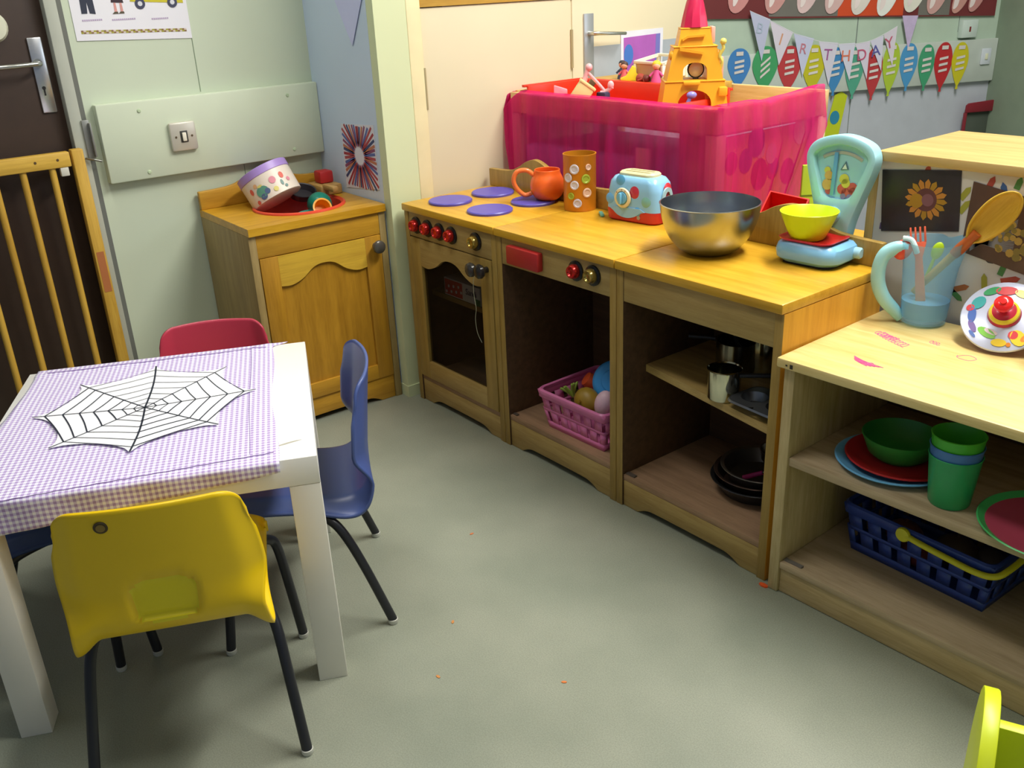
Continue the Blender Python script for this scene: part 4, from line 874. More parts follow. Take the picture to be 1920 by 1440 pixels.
fixed = [(.119, .776, 1.25, .026, 0), (.241, .768, 1.2, .03, 0), (.267, .757, 1.9, .034, 1), (.218, .651, 2.6, .02, 0), (.200, .720, 1.0, .03, 3), (.258, .585, 1.75, .036, 3), (.215, .565, .42, .036, 5), (.304, .600, .35, .036, 0), (.287, .618, 1.3, .028, 2), (.243, .515, -.6, .034, 6), (.211, .548, -.6, .028, 2), (.256, .632, -.6, .03, 6), (.198, .745, 1.0, .03, 3), (.04, .66, 1.5, .02, 4), (.035, .76, 1.4, .02, 7), (.29, .775, 1.3, .024, 2), (.33, .55, 1.0, .035, 4), (.37, .585, .2, .035, 0)]
for x, z, a, L, ci in fixed + [(rr.uniform(.42, .9), rr.uniform(.5, .77), rr.uniform(0, 3.1), .035, rr.randrange(8)) for _ in range(30)]:
    w = .0055; ca, sa = math.cos(a), math.sin(a)
    q = [(-L / 2, -w), (L / 2 - .008, -w), (L / 2, 0), (L / 2 - .008, w), (-L / 2, w)]
    b.flat([(x + u * ca - v * sa, z + u * sa + v * ca) for u, v in q], mi=1 + ci, y=.0004)
b.build('paper_back', [pl('#dcd9d4', .6, 0, .03)] + [pl(c, .6) for c in cols], YU)
t = thing('sunflower_photo', 'photo of an orange sunflower on a dark ground pinned to the cabinet back', 'photo', (1.180, .3725, 0))
b = MB(); b.prism([(.039, .647), (.196, .672), (.185, .785), (.027, .768)], .0008, M=T(0, -.0012, 0)); b.build('sheet', pl('#2f2a2c', .35, 0, .5, 25), t)
b = MB(); cx, cz = .124, .722
for k in range(16):
    a = 2 * PI * k / 16; b.flat([(cx + .016 * math.cos(a - .2), cz + .015 * math.sin(a - .2)), (cx + .036 * math.cos(a - .16), cz + .033 * math.sin(a - .16)), (cx + .043 * math.cos(a), cz + .04 * math.sin(a)), (cx + .036 * math.cos(a + .16), cz + .033 * math.sin(a + .16)), (cx + .016 * math.cos(a + .2), cz + .015 * math.sin(a + .2))], mi=(0 if k % 3 else 1), y=-.0017)
b.flat(disc(cx, cz, .022), mi=2, y=-.002); b.flat(disc(cx + .004, cz, .012), mi=3, y=-.0023); b.flat(disc(cx - .018, cz - .004, .014, 16), mi=1, y=-.0022); b.build('flower_print', [pl('#cf8a36', .5, 0, .2), pl('#b98a24', .5), pl('#6a3c3c', .5), pl('#8a5a62', .5)], t)
t = thing('bouquet_photo', 'brown photo of dried yellow flowers pinned askew beside the sunflower photo', 'photo', (1.180, .3725, 0))
b = MB(); b.prism([(.205, .636), (.210, .768), (.40, .738), (.42, .598)][::-1], .0008, M=T(0, -.0012, 0)); b.build('sheet', pl('#5c4236', .4, 0, .45, 18), t)
b = MB(); rr = random.Random(5)
for k in range(46): 
    a = rr.uniform(0, 6.3); q = rr.uniform(0, 1) ** .5; b.flat(disc(.305 + .05 * q * math.cos(a), .672 + .03 * q * math.sin(a), rr.uniform(.004, .008), 8), mi=rr.randrange(2), y=-.0017 - k * 2e-5)
for k in range(22): z = .712 - k * .003; b.flat([(.222, .640 + k * .001), (.30, z - .0), (.30, z - .0016), (.222, .639 + k * .001)], mi=2, y=-.0016)
b.build('flower_print', [pl('#b8984a', .5), pl('#8a7a3a', .5), pl('#8d8d94', .5)], t)

# things glimpsed behind the kitchen
TR = thing('low_toy_trolley', 'low wooden trolley of toys behind the kitchen backsplash', 'trolley', (.90, .395, 0))
b = MB(); b.box(0, .30, 0, .26, .545, .56, .002); b.build('trolley_top', OAK_TOP, TR)
for x in (.004, .276):
    for y in (.004, .236): b = MB(); b.box(x, x + .02, y, y + .02, 0, .5445, .002); b.build('leg', OAK_V, TR)
t = thing('red_toy_box', 'red plastic open toy box tipped up behind the backsplash', 'box', (.945, .432, .607)); t.rotation_euler = (D(38), D(8), D(20))
b = MB()
for q in ((-.045, .045, -.035, -.032, 0, .06), (-.045, .045, .032, .035, 0, .06), (-.045, -.042, -.0318, .0318, 0, .06), (.042, .045, -.0318, .0318, 0, .06), (-.045, .045, -.035, .035, -.003, 0)): b.box(*q)
b.build('box_shell', pl('#d62420', .3), t)
b = MB(); b.box(-.047, .047, -.038, -.0352, .052, .061, .001); b.build('box_rim', pl('#e85a50', .3), t)
t = thing('green_panel_toy', 'lime green toy panel standing between the pink cloth and the scale', 'toy', (.872, .64, .0)); t.rotation_euler = (0, 0, D(52))
b = MB(); b.box(-.030, .030, -.006, .006, 0, .702, .003); b.box(-.03, .03, -.0066, -.0061, .626, .630, mi=1); b.build('panel', [pl('#a3bf2c', .5), pl('#5f7a22', .5)], t)
b = MB(); b.box(.032, .052, -.012, .012, 0, .69, .002); b.build('panel_post', pl('#7a4a30', .5), t)
b = MB(); b.tube(spl([(-.01, 0, .0), (-.006, .0, .03), (.01, .012, .052), (.034, .02, .064)], 5), .008, n=10); b.ball((.038, .022, .066), .010); tag(b.build('yellow_toy_banana', pl('#e3cf22', .4)), 'yellow curved toy lying behind the lime yellow bowl', 'toy', loc=(1.025, .425, .568))
b = MB(); b.ball((0, 0, 0), .022, sc=(1, .7, 1.2)); b.ball((.015, -.008, .012), .012); tag(b.build('green_toy', pl('#3bbf2e', .35)), 'bright green toy glimpsed to the right of the scale', 'toy', loc=(1.172, .435, .588))
b = MB(); b.box(-.02, .02, -.02, .02, 0, .06, .006); tag(b.build('dark_toy_block', pl('#262c2c', .5)), 'dark toy block behind the bright green toy', 'toy', loc=(1.165, .49, .5605))

# ================================================================== TRAY TABLE WITH PINK CLOTH
PX0, PX1, PY0, PY1, PZ = -.005, .765, .400, .835, .850
PT = thing('sensory_tray_table', 'tall wooden framed tray table under the sheer pink cloth', 'table', (PX0, PY0, 0)); pw, pd = PX1 - PX0, PY1 - PY0
tanw = wood('tray_table_wood', '#e0c088', '#c6a05e', 'X', .45)
for a in ((0, pw, 0, .018, .79, .846), (0, pw, pd - .018, pd, .785, .852), (0, .018, .0185, pd - .0185, .79, .85), (pw - .018, pw, .0185, pd - .0185, .79, .85)):
    b = MB(); b.box(*a, .002); b.build('top_rail', tanw, PT)
for x in (0.001, pw - .036):
    for y in (.001, pd - .036): b = MB(); b.box(x, x + .035, y, y + .035, 0, .789, .002); b.build('leg', pl('#d9c49a', .5), PT)
b = MB(); b.box(.019, pw - .019, .019, pd - .019, .782, .789); b.build('tray_floor', tanw, PT)
b = MB(); b.box(.04, .48, .018, .36, .50, .70, .004); b.build('storage_tub', pl('#b9a6e6', .5, 0, .15, 6), PT)
b = MB(); b.box(.50, .545, .008, .016, .40, .735); b.build('front_board', pl('#e6dcc0', .5), PT)
b = MB(); b.box(.60, .735, .06, .066, .45, .79, .001); b.build('inner_panel', pl('#d9b24a', .5), PT)
b = MB(); b.box(pw - .034, pw - .028, .04, pd - .04, .40, .775, .001, mi=0)
rr = random.Random(11)
for k in range(14):
    y, z, r = rr.uniform(.07, pd - .07), rr.uniform(.55, .76), rr.uniform(.015, .035)
    b.prism(disc(0, 0, r, 14, 1, 1.2), .0005, mi=1 + rr.randrange(3), M=T(pw - .0275 + k * 1e-4, y, z) @ RZ(PI / 2))
b.build('patterned_end_panel', [pl('#dcae3a', .5), pl('#8a3a78', .5), pl('#b9283e', .5), pl('#d8c0a0', .5)], PT)
# red tray and board in the table top
b = MB(); x0, x1, y0, y1 = .03, .60, .425, .645
for q in ((x0, x1, y0, y0 + .008, .790, .846), (x0, x1, y1 - .008, y1, .790, .864), (x0, x0 + .008, y0 + .0081, y1 - .0081, .790, .862), (x1 - .008, x1, y0 + .0081, y1 - .0081, .790, .846), (x0, x1, y0, y1, .7895, .7945)): b.box(*q, .0015)
b.box(x0 - .008, x1, y1, y1 + .010, .858, .865, .001); b.box(x0 - .012, x0, y0, y1, .858, .865, .001)
tag(b.build('red_tray', pl('#e23a22', .3)), 'bright red plastic tray set into the pink draped table', 'tray')
b = MB(); b.box(.03, .47, .6565, .812, .842, .862, .002); b.box(.05, .45, .67, .80, .7892, .8418)
tag(b.build('wooden_toy_board', wood('toy_board', '#c9a04a', '#a57f30', 'X', .5)), 'flat wooden board behind the red tray with toys piled on it', 'board')
BZ = .8622
# ---- sheer pink cloth
cl = []
front = [(PX0 - .022 + (PX1 + .008 - PX0 + .022) * k / 70, PY0 - .007) for k in range(71)]
side = [(PX1 + .008, PY0 - .007 + (PY1 - .03 - PY0) * k / 44) for k in range(1, 45)]
left = [(PX0 - .022, PY0 + .10 - .107 * k / 8) for k in range(8)]
path = left + front + side
nrm = [(-1, 0)] * len(left) + [(0, -1)] * len(front) + [(1, 0)] * len(side)
L = len(path)
def sag(i):
    x, y = path[i]
    if i < len(left): return -.012 * (i / 8) - .005
    if i < len(left) + len(front):
        u = (x - path[len(left)][0]) / (PX1 - PX0); return -.052 * max(0, 1 - u / .10) ** 1.5 - .004 * math.sin(u * 9) - .006 * math.sin(PI * u)
    v = (y - PY0) / (PY1 - PY0); return .004 + .012 * sst((v - .55) / .35) - .010 * math.exp(-((v - .42) / .08) ** 2)
rows = []
zs = [0, .004, .012, .03, .06, .10, .14, .18, .22, .26, .30, .34, .38]
def foldw(i):
    w = .0058 * math.sin(i * .55 + .9 * math.sin(i * .17)) + .0036 * math.sin(i * 1.21 + 1)
    j0 = len(left) + 69; d = i - j0
    w += .010 * math.exp(-(d / 2.2) ** 2) + .007 * math.exp(-((d + 6) / 1.7) ** 2) + .006 * math.exp(-((i - len(left) - 40) / 1.8) ** 2)
    return w
rows.append([(x - n[0] * .030, y - n[1] * .030, PZ + .0035 + sag(i) * .3 + (.012 if False else 0)) for i, ((x, y), n) in enumerate(zip(path, nrm))])
rows.append([(x - n[0] * .014, y - n[1] * .014, PZ + .006 + sag(i) * .8) for i, ((x, y), n) in enumerate(zip(path, nrm))])
for dz in zs:
    r = []
    for i, ((x, y), n) in enumerate(zip(path, nrm)):
        k = sst(dz / .12); o = (abs(foldw(i)) if True else 0) * k * (1 + 1.4 * dz) + (.003 if dz > 0 else 0)
        yy = y; xx = x
        if i >= len(left) + len(front):
            v = (y - PY0) / (PY1 - PY0); cut = 1 - 1.55 * max(0, dz - .10); yy = PY0 - .007 + (y - PY0 + .007) * cut
            o += .012 * math.sin(v * 15 + 1.0) ** 2 * k
        elif i < len(left) + 20:
            q = max(0, 1 - (x - path[len(left)][0]) / .10) if i >= len(left) else 1; xx = x + .045 * q * sst(dz / .30)
        r.append((xx + n[0] * o, yy + n[1] * o, PZ + .004 + sag(i) - dz))
    rows.append(r)
b = MB(); b.grid(rows)
tag(b.build('pink_cloth', sheer('sheer_pink_net', '#e83484', .44), ang=80), 'sheer bright pink cloth draped around the tray table behind the toy kitchen', 'cloth')

# ---- toys on the tray table
ct = thing('toy_tower', 'yellow toy castle tower with a dark pink pointed top, standing in the tray', 'toy', (.545, .560, .7948), D(49))
yel = pl('#f2b02c', .35, 0, .05)
def tier(b, w0, w1, d0, d1, z0, z1, arch=None, mi=0):
    """tapered block with an optional arch opening right through"""
    if arch:
        aw, ah = arch; A = [(aw, z0)] + [(aw * math.cos(D(a)), z0 + ah * .55 + ah * .45 * math.sin(D(a))) for a in range(0, 181, 15)] + [(-aw, z0)]
        poly = [(-w0, z0), (-w1, z1), (w1, z1), (w0, z0)] + A
    else: poly = [(-w0, z0), (-w1, z1), (w1, z1), (w0, z0)]
    t = bmesh.new(); z = lambda zz: d0 + (d1 - d0) * (zz - z0) / (z1 - z0)
    a = [t.verts.new((x, -z(zz), zz)) for x, zz in poly]; c = [t.verts.new((x, z(zz), zz)) for x, zz in poly]; n = len(poly)
    for k in range(n): t.faces.new([a[k], c[k], c[(k + 1) % n], a[(k + 1) % n]])
    f1 = t.faces.new(a); f2 = t.faces.new(c[::-1]); bmesh.ops.recalc_face_normals(t, faces=t.faces[:]); b.merge(t, mi)
b = MB(); tier(b, .088, .074, .055, .047, 0, .094, (.042, .075)); b.box(-.076, .076, -.049, .049, .0942, .0985, .002); b.box(-.108, -.082, -.05, .02, 0, .012, .003); b.box(.086, .108, -.05, .02, 0, .012, .003); b.box(.058, .080, -.062, -.048, .06, .082, .004); b.box(-.03, .012, -.06, -.05, .088, .098, .003); b.build('base_tier', yel, ct)
b = MB(); tier(b, .070, .053, .045, .037, .0987, .176, (.030, .042)); b.box(-.055, .055, -.039, .039, .1762, .180, .002)
for x in (-.056, .056): b.ball((x, -.03, .158), .011, sc=(.8, .8, 1.1))
b.prism([(-.04, .170), (.018, .160), (.018, .166), (-.04, .178)], .01, M=T(0, -.05, 0)); b.build('middle_tier', yel, ct)
b = MB(); tier(b, .043, .036, .034, .029, .1802, .218); b.box(-.037, .037, -.030, .030, .2182, .222, .002); b.prism([(-.032, .192), (-.02, .199), (.022, .201), (.022, .206), (-.022, .204), (-.034, .197)], .008, M=T(0, -.040, 0)); b.build('upper_tier', yel, ct)
b = MB(); b.lathe([(.034, .2222), (.030, .245), (.023, .275), (.014, .305), (.006, .325), (0, .33)], n=10); b.build('spire', pl('#cf2450', .3), ct)
b = MB(); b.box(.040, .050, -.02, .02, .185, .222, .002); b.box(.060, .074, -.02, .02, .1, .15, .002); b.build('pink_side_wall', pl('#efb0a0', .4), ct)
b = MB(); b.tube(spl([(.062, -.035, .118), (.066, -.040, .14), (.060, -.040, .155), (.068, -.042, .172), (.064, -.042, .186)], 5), [.004] * 20 + [.005], n=8); b.ball((.067, -.042, .188), .008); b.build('clip', pl('#e6d96a', .4), ct)
b = MB(); b.lathe([(0, .012), (.010, .010), (.018, .004), (.018, 0)], n=20, mi=0, M=T(.006, -.01, .122) @ RX(PI / 2)); b.lathe([(.018, .0), (.021, .004), (.021, -.006)], n=20, mi=1, M=T(.006, -.01, .122) @ RX(PI / 2)); b.box(-.001, .013, -.014, -.006, .0988, .104, mi=1); b.build('bell', [pl('#d9d8cc', .3), pl('#3a342c', .5)], ct)
t = thing('purple_toy_animal', 'small lavender toy animal with a long neck in the tower archway', 'toy', (.575, .510, .7948), D(49))
b = MB(); b.tube(spl([(-.024, 0, .016), (-.014, 0, .022), (-.004, -.004, .034), (.002, -.004, .05), (.006, -.004, .062)], 6), [.011 - .0003 * k for k in range(25)], n=10); b.ball((.009, -.004, .065), .010, sc=(1.3, .9, .9)); b.ball((-.02, 0, .018), .015, sc=(1.2, .8, .9))
for x in (-.03, -.012): b.tube([(x, -.005, 0), (x, -.004, .014)], .005, n=8)
b.build('animal_body', pl('#8f8ad8', .35), t)
b = MB(); b.ball((0, 0, .018), .018, sc=(1.1, 1, 1)); tag(b.build('orange_toy_ball', pl('#ef7a3a', .4)), 'orange ball beside the lavender toy under the tower', 'ball', loc=(.612, .545, .7948))
b = MB(); b.prism(spl([(-.06, 0), (-.05, .018), (-.02, .024), (.01, .02), (.03, .022), (.038, .040), (.046, .040), (.046, .02), (.05, 0)], 4), .02, M=RZ(D(49)), bev=.003); tag(b.build('green_toy_crocodile', pl('#b4cc34', .4)), 'lime green toy lying in the right end of the tray table', 'toy', loc=(.680, .700, .7895))
bpy.data.objects['green_toy_crocodile'].name = 'lime_toy'
# white doll crib
t = thing('toy_crib', 'white open toy crib with tan panel on the wooden board', 'toy', (.272, .722, BZ), D(-5)); t.scale = (1.12, 1.0, 1.0)
wm = pl('#ece6d0', .4)
b = MB(); b.prism([(-.052, .010), (.052, .010), (.052, .046), (-.052, .046)], .004, M=T(0, -.034, 0)); b.build('front_panel', pl('#cda078', .5), t)
b = MB(); b.box(-.056, .056, -.038, -.028, .046, .054, .002); b.box(-.056, .056, .05, .06, .06, .068, .002)
for x in (-.056, .048): b.prism([(-.036, .046), (.058, .060), (.058, .068), (-.036, .054)], .008, M=T(x + .008, 0, 0) @ RZ(PI / 2))
for x in (-.056, .046):
    b.box(x, x + .010, -.038, -.028, 0, .046, .002); b.box(x, x + .010, .05, .06, 0, .06, .002)
b.prism([(-.03, .012), (.052, .012), (.052, .06), (-.03, .046)], .003, M=T(.054, 0, 0) @ RZ(PI / 2)); b.box(-.05, .05, -.03, .052, .008, .012); b.build('crib_frame', wm, t)
def figure(loc, dress, hair, skin, lab, rz=0, rot=None, s=1.0):
    t = thing('toy_doll', lab, 'doll', loc, rz)
    if rot: t.rotation_euler = rot
    t.scale = (s, s, s)
    b = MB(); b.lathe([(0, 0), (.014, 0), (.013, .006), (.008, .02), (.006, .03), (0, .032)], n=16); b.tube([(-.006, 0, .026), (-.016, -.004, .016)], .003, n=8); b.tube([(.006, 0, .026), (.016, -.004, .016)], .003, n=8); b.build('dress', pl(dress, .5), t)
    b = MB(); b.ball((0, 0, .040), .0095); b.build('head', pl(skin, .5), t)
    b = MB(); b.ball((0, .002, .043), .0105, sc=(1, 1, .9)); b.ball((.0, .006, .034), .007); b.build('hair', pl(hair, .6), t)
    return t
figure((.318, .668, BZ), '#d0508a', '#e8c832', '#e8b894', 'small doll with yellow hair and pink dress before the white crib', D(40), s=1.15)
figure((.180, .680, BZ), '#d05a62', '#4a3028', '#e0a888', 'small doll with dark hair and red-pink dress on the wooden board', D(30))
figure((.145, .705, BZ), '#3a3e5c', '#2c2a34', '#d8a080', 'small dark clothed doll at the back left of the wooden board', D(20))
figure((.252, .672, BZ + .009), '#9a3a30', '#6a2a22', '#e0b090', 'small doll lying down in a dark red dress beside the crib', 0, (PI / 2, 0, D(70)))
b = MB(); b.prism([(-.03, 0), (.026, 0), (.030, .012), (.016, .020), (.014, .036), (.004, .042), (-.004, .03), (-.014, .014), (-.03, .008)], .02, M=RZ(D(45)), bev=.002); tag(b.build('yellow_toy_chair', pl('#ead02e', .4)), 'small yellow toy chair among the dolls on the wooden board', 'toy', loc=(.215, .672, BZ))
b = MB(); b.prism([(-.035, 0), (.035, 0), (.035, .003), (-.035, .003)], .05, M=RZ(D(40)) @ RX(D(4))); tag(b.build('white_toy_card', pl('#dfe3d0', .5)), 'flat white toy piece lying at the right end of the wooden board', 'toy', loc=(.400, .672, BZ + .0005))
t = thing('pink_toy_swing', 'pale pink toy swing frame at the left of the tray', 'toy', (.218, .510, .7948), D(49)); t.scale = (1, 1, 1.06)
pk2 = pl('#f0b8ba', .4)
b = MB(); b.tube([(-.034, 0, .030), (-.016, 0, .085), (-.006, 0, .112)], .006, n=10); b.ball((-.004, 0, .112), .010); b.tube([(-.010, 0, .102), (.022, 0, .070), (.040, 0, .050)], .0045, n=10); b.tube([(-.030, .02, .0), (-.020, .01, .06), (-.012, 0, .090)], .006, n=10); b.tube([(.028, .0, .046), (.048, 0, .052), (.060, -.005, .062)], .006, n=10); b.ball((.056, -.004, .066), .009, sc=(1, .8, 1.2)); b.tube([(.046, 0, .05), (.05, .01, .0)], .004, n=8); b.build('swing_frame', pk2, t)
b = MB(); b.box(-.014, .022, -.010, .012, .0, .052, .004); tag(b.build('navy_toy_block', pl('#33324e', .5)), 'dark navy toy block under the pink swing frame', 'toy', loc=(.241, .532, .7948))
b = MB(); b.box(-.024, .024, -.016, .016, -.028, .028, .004); b.box(-.026, .026, -.018, .018, .022, .030, .002); o = tag(b.build('yellow_toy_block', pl('#e8de9a', .45)), 'pale yellow toy block tilted at the left of the red tray', 'toy', loc=(.200, .495, .846)); o.rotation_euler = (0, D(36), D(50))
b = MB(); b.box(-.006, .012, -.008, .008, -.02, .012, .003); o = tag(b.build('brown_toy_piece', pl('#5c4a2e', .5)), 'dark brown toy piece behind the pale yellow block', 'toy', loc=(.183, .543, .866)); o.rotation_euler = (0, D(36), D(50))
b = MB(); b.prism([(-.018, 0), (.012, 0), (.012, .036), (.022, .036), (.022, .046), (.008, .050), (-.016, .056)], .012, M=RZ(D(48)), bev=.002); tag(b.build('pink_toy_slide', pl('#f0a0ae', .4)), 'small pink toy piece in the left end of the red tray', 'toy', loc=(.128, .474, .7948)); o_ = bpy.data.objects['pink_toy_slide']; o_.scale = (1, 1, 1.25)

# ================================================================== LITTLE WHITE TABLE
TO = Vector((.9491, -.7816, 0)); TA = D(64.98); S = .55; TH = .45
def tl(s, t, z=0): return (TO.x + s * math.cos(TA) - t * math.sin(TA), TO.y + s * math.sin(TA) + t * math.cos(TA), z)
WT = thing('white_table', 'low white square table with thick legs under the gingham cloth', 'table', tl(0, 0), TA)
b = MB(); b.box(-S, 0, 0, S, TH - .05, TH, .0012, mi=0); b.prism([(-.075, .120), (-.060, .122), (-.045, .128), (-.030, .132), (-.022, .131), (-.034, .127), (-.05, .121), (-.065, .117)], .0003, mi=1, M=Matrix(((1, 0, 0, 0), (0, 0, 1, 0), (0, 1, 0, TH + .0001), (0, 0, 0, 1))) @ T(0, 0, -.065)); b.build('table_top', [WHITE_TABLE, pl('#b9b3a4', .7)], WT)
for x in (-S + .0004, -.0504):
    for y in (.0004, S - .0504): b = MB(); b.box(x, x + .05, y, y + .05, 0, TH - .0503, .0012); b.build('leg', pl('#ece8dc', .4, 0, .03), WT)
# gingham cloth
def gingham():
    m, nt, b = nodes('lilac_gingham')
    tc = N(nt, 'ShaderNodeTexCoord'); sp = N(nt, 'ShaderNodeSeparateXYZ'); nt.links.new(tc.outputs['Object'], sp.inputs[0])
    ad = N(nt, 'ShaderNodeMath', operation='ADD'); nt.links.new(sp.outputs['Y'], ad.inputs[0]); nt.links.new(sp.outputs['Z'], ad.inputs[1])
    outs = []
    for src in (sp.outputs['X'], ad.outputs[0]):
        mu = N(nt, 'ShaderNodeMath', operation='MULTIPLY'); mu.inputs[1].default_value = 1 / .0092; nt.links.new(src, mu.inputs[0])
        fr = N(nt, 'ShaderNodeMath', operation='FRACT'); nt.links.new(mu.outputs[0], fr.inputs[0])
        gt = N(nt, 'ShaderNodeMath', operation='GREATER_THAN'); gt.inputs[1].default_value = .5; nt.links.new(fr.outputs[0], gt.inputs[0]); outs.append(gt)
    sm = N(nt, 'ShaderNodeMath', operation='ADD'); nt.links.new(outs[0].outputs[0], sm.inputs[0]); nt.links.new(outs[1].outputs[0], sm.inputs[1])
    dv = N(nt, 'ShaderNodeMath', operation='MULTIPLY'); dv.inputs[1].default_value = .5; nt.links.new(sm.outputs[0], dv.inputs[0])
    cr = N(nt, 'ShaderNodeValToRGB'); e = cr.color_ramp.elements; e[0].color = hx('#fbfaff'); e[1].color = hx('#b096cc'); k = e.new(.5); k.color = hx('#d9cdee')
    nt.links.new(dv.outputs[0], cr.inputs[0]); nt.links.new(cr.outputs[0], b.inputs['Base Color']); b.inputs['Roughness'].default_value = .85
    return m
gm = gingham()
rows = []
def clothpt(u, v):
    """u across (0 left..1 right), v from back (0) over the front edge to the hanging hem (1)"""
    Lt = .565; drop = .020 + .044 * (1 - u); tot = Lt + drop; s = v * tot
    x = -.535 + .465 * u + .016 * v * (u - .5) + .004 * math.sin(v * 9) * (1 if u in (0, 1) else .3) - .030 * v * (1 - u) * .3 + .034 * math.exp(-(v / .022) ** 2) * sst((u - .8) / .2)
    wr = .0009 * math.sin(u * 23 + v * 4) * math.sin(v * 17) + .0022 * (math.exp(-((v - .045) / .018) ** 2)) + .0012 * math.exp(-((u - .93) / .015) ** 2) * (1 if v < .85 else 0)
    if s < Lt - .006: return (x, .558 - s, TH + .0016 + abs(wr))
    d = s - (Lt - .006); a = min(1, d / .012) * PI / 2
    y = -.0010 - .006 * math.sin(a) + (.0); zz = TH + .0016 - .006 * (1 - math.cos(a)) - max(0, d - .012)
    return (x, y - .0015 * math.sin(u * 30) * sst(d / .03), zz)
for i in range(121): rows.append([clothpt(k / 60, i / 120) for k in range(61)])
gc = thing('gingham_cloth', 'lilac and white gingham cloth lying over the little white table', 'tablecloth', tl(0, 0), TA)
b = MB(); b.grid(rows); b.build('cloth', gm, gc, ang=60, solid=.0008, off=1)
b = MB()
for v0 in (.045,): b.tube([(clothpt(k / 80, v0)[0], clothpt(k / 80, v0)[1] + .0015 * math.sin(k * 1.9), clothpt(k / 80, v0)[2] + .0014) for k in range(4, 79)], .0007, n=5)
b.tube([(clothpt(.91, k / 80)[0], clothpt(.91, k / 80)[1], clothpt(.91, k / 80)[2] + .0009) for k in range(2, 72)], .0004, n=5)
b.tube([(clothpt(k / 80, .905)[0], clothpt(k / 80, .905)[1] + .0008 * math.sin(k * 1.3), clothpt(k / 80, .905)[2] + .0010) for k in range(0, 80)], .0006, n=5)
b.build('stitching', pl('#8a6fae', .8), gc)
# paper spider web
WBC = (-.296, .284); SP = [(-.298, .493), (-.158, .441), (-.099, .302), (-.160, .161), (-.299, .098), (-.436, .157), (-.493, .305), (-.434, .441)]
web = thing('paper_spider_web', 'white paper spider web with black lines lying on the gingham cloth', 'paper web', tl(0, 0), TA)
def wz(x, y):
    dx, dy = x - WBC[0], y - WBC[1]; r = math.hypot(dx, dy)
    return TH + .0046 + .035 * max(0, r - .10) ** 1.3 * (1.0 if (dy < 0) else .25) 
b = MB(); t = bmesh.new(); cv = t.verts.new((WBC[0], WBC[1], wz(*WBC))); prev = None; first = None; n = 8; fs = 12
edge = []
for k in range(8):
    p, q = SP[k], SP[(k + 1) % 8]
    for j in range(fs):
        f = j / fs; x = p[0] + (q[0] - p[0]) * f; y = p[1] + (q[1] - p[1]) * f
        pull = 1 - .15 * (4 * f * (1 - f)) ** .55; edge.append((WBC[0] + (x - WBC[0]) * pull, WBC[1] + (y - WBC[1]) * pull))
rings = []
for m_ in (.15, .3, .5, .7, .85, 1.0): rings.append([t.verts.new((WBC[0] + (x - WBC[0]) * m_, WBC[1] + (y - WBC[1]) * m_, wz(WBC[0] + (x - WBC[0]) * m_, WBC[1] + (y - WBC[1]) * m_))) for x, y in edge])
E_ = len(edge)
for k in range(E_):
    t.faces.new([cv, rings[0][k], rings[0][(k + 1) % E_]])
    for a, c in zip(rings, rings[1:]): t.faces.new([a[k], c[k], c[(k + 1) % E_], a[(k + 1) % E_]])
bmesh.ops.recalc_face_normals(t, faces=t.faces[:]); b.merge(t); b.build('paper', pl('#fafaff', .6, 0, .01), web)
def onweb(f, k):
    k %= 8; x = WBC[0] + (SP[k][0] - WBC[0]) * f; y = WBC[1] + (SP[k][1] - WBC[1]) * f; return x, y
b = MB()
def ink(P, w):
    t = bmesh.new(); V = []
    for i, p in enumerate(P):
        q0, q1 = P[max(0, i - 1)], P[min(len(P) - 1, i + 1)]; dx, dy = q1[0] - q0[0], q1[1] - q0[1]; l = math.hypot(dx, dy) or 1
        V.append([t.verts.new((p[0] - dy / l * w, p[1] + dx / l * w, wz(*p) + .0009)), t.verts.new((p[0] + dy / l * w, p[1] - dx / l * w, wz(*p) + .0009))])
    for a, c in zip(V, V[1:]): t.faces.new([a[0], a[1], c[1], c[0]])
    b.merge(t)
for k in range(8):
    w = .0017 if k in (0, 4) else .0010
    ink([(onweb(f, k)[0] + .004 * math.sin(f * PI) * (1 if k in (0, 4) else 0), onweb(f, k)[1]) for f in [i / 14 for i in range(15)]], w)
fr_ = [.10, .20, .32, .46, .60, .74, .87]
rr = random.Random(2)
for k in range(8):
    for f in fr_:
        p, q = onweb(f * (1 + .03 * math.sin(k * 3 + f * 9)), k), onweb(f * (1 + .03 * math.sin((k + 1) % 8 * 3 + f * 9)), k + 1)
        mx_ = WBC[0] + ((p[0] + q[0]) / 2 - WBC[0]) * .985, WBC[1] + ((p[1] + q[1]) / 2 - WBC[1]) * .985
        ink(spl([p, mx_, q], 6), .0012 if k in (2, 3, 6, 5) and f > .3 else .0008)
b.build('web_lines', pl('#1f2638', .6), web)

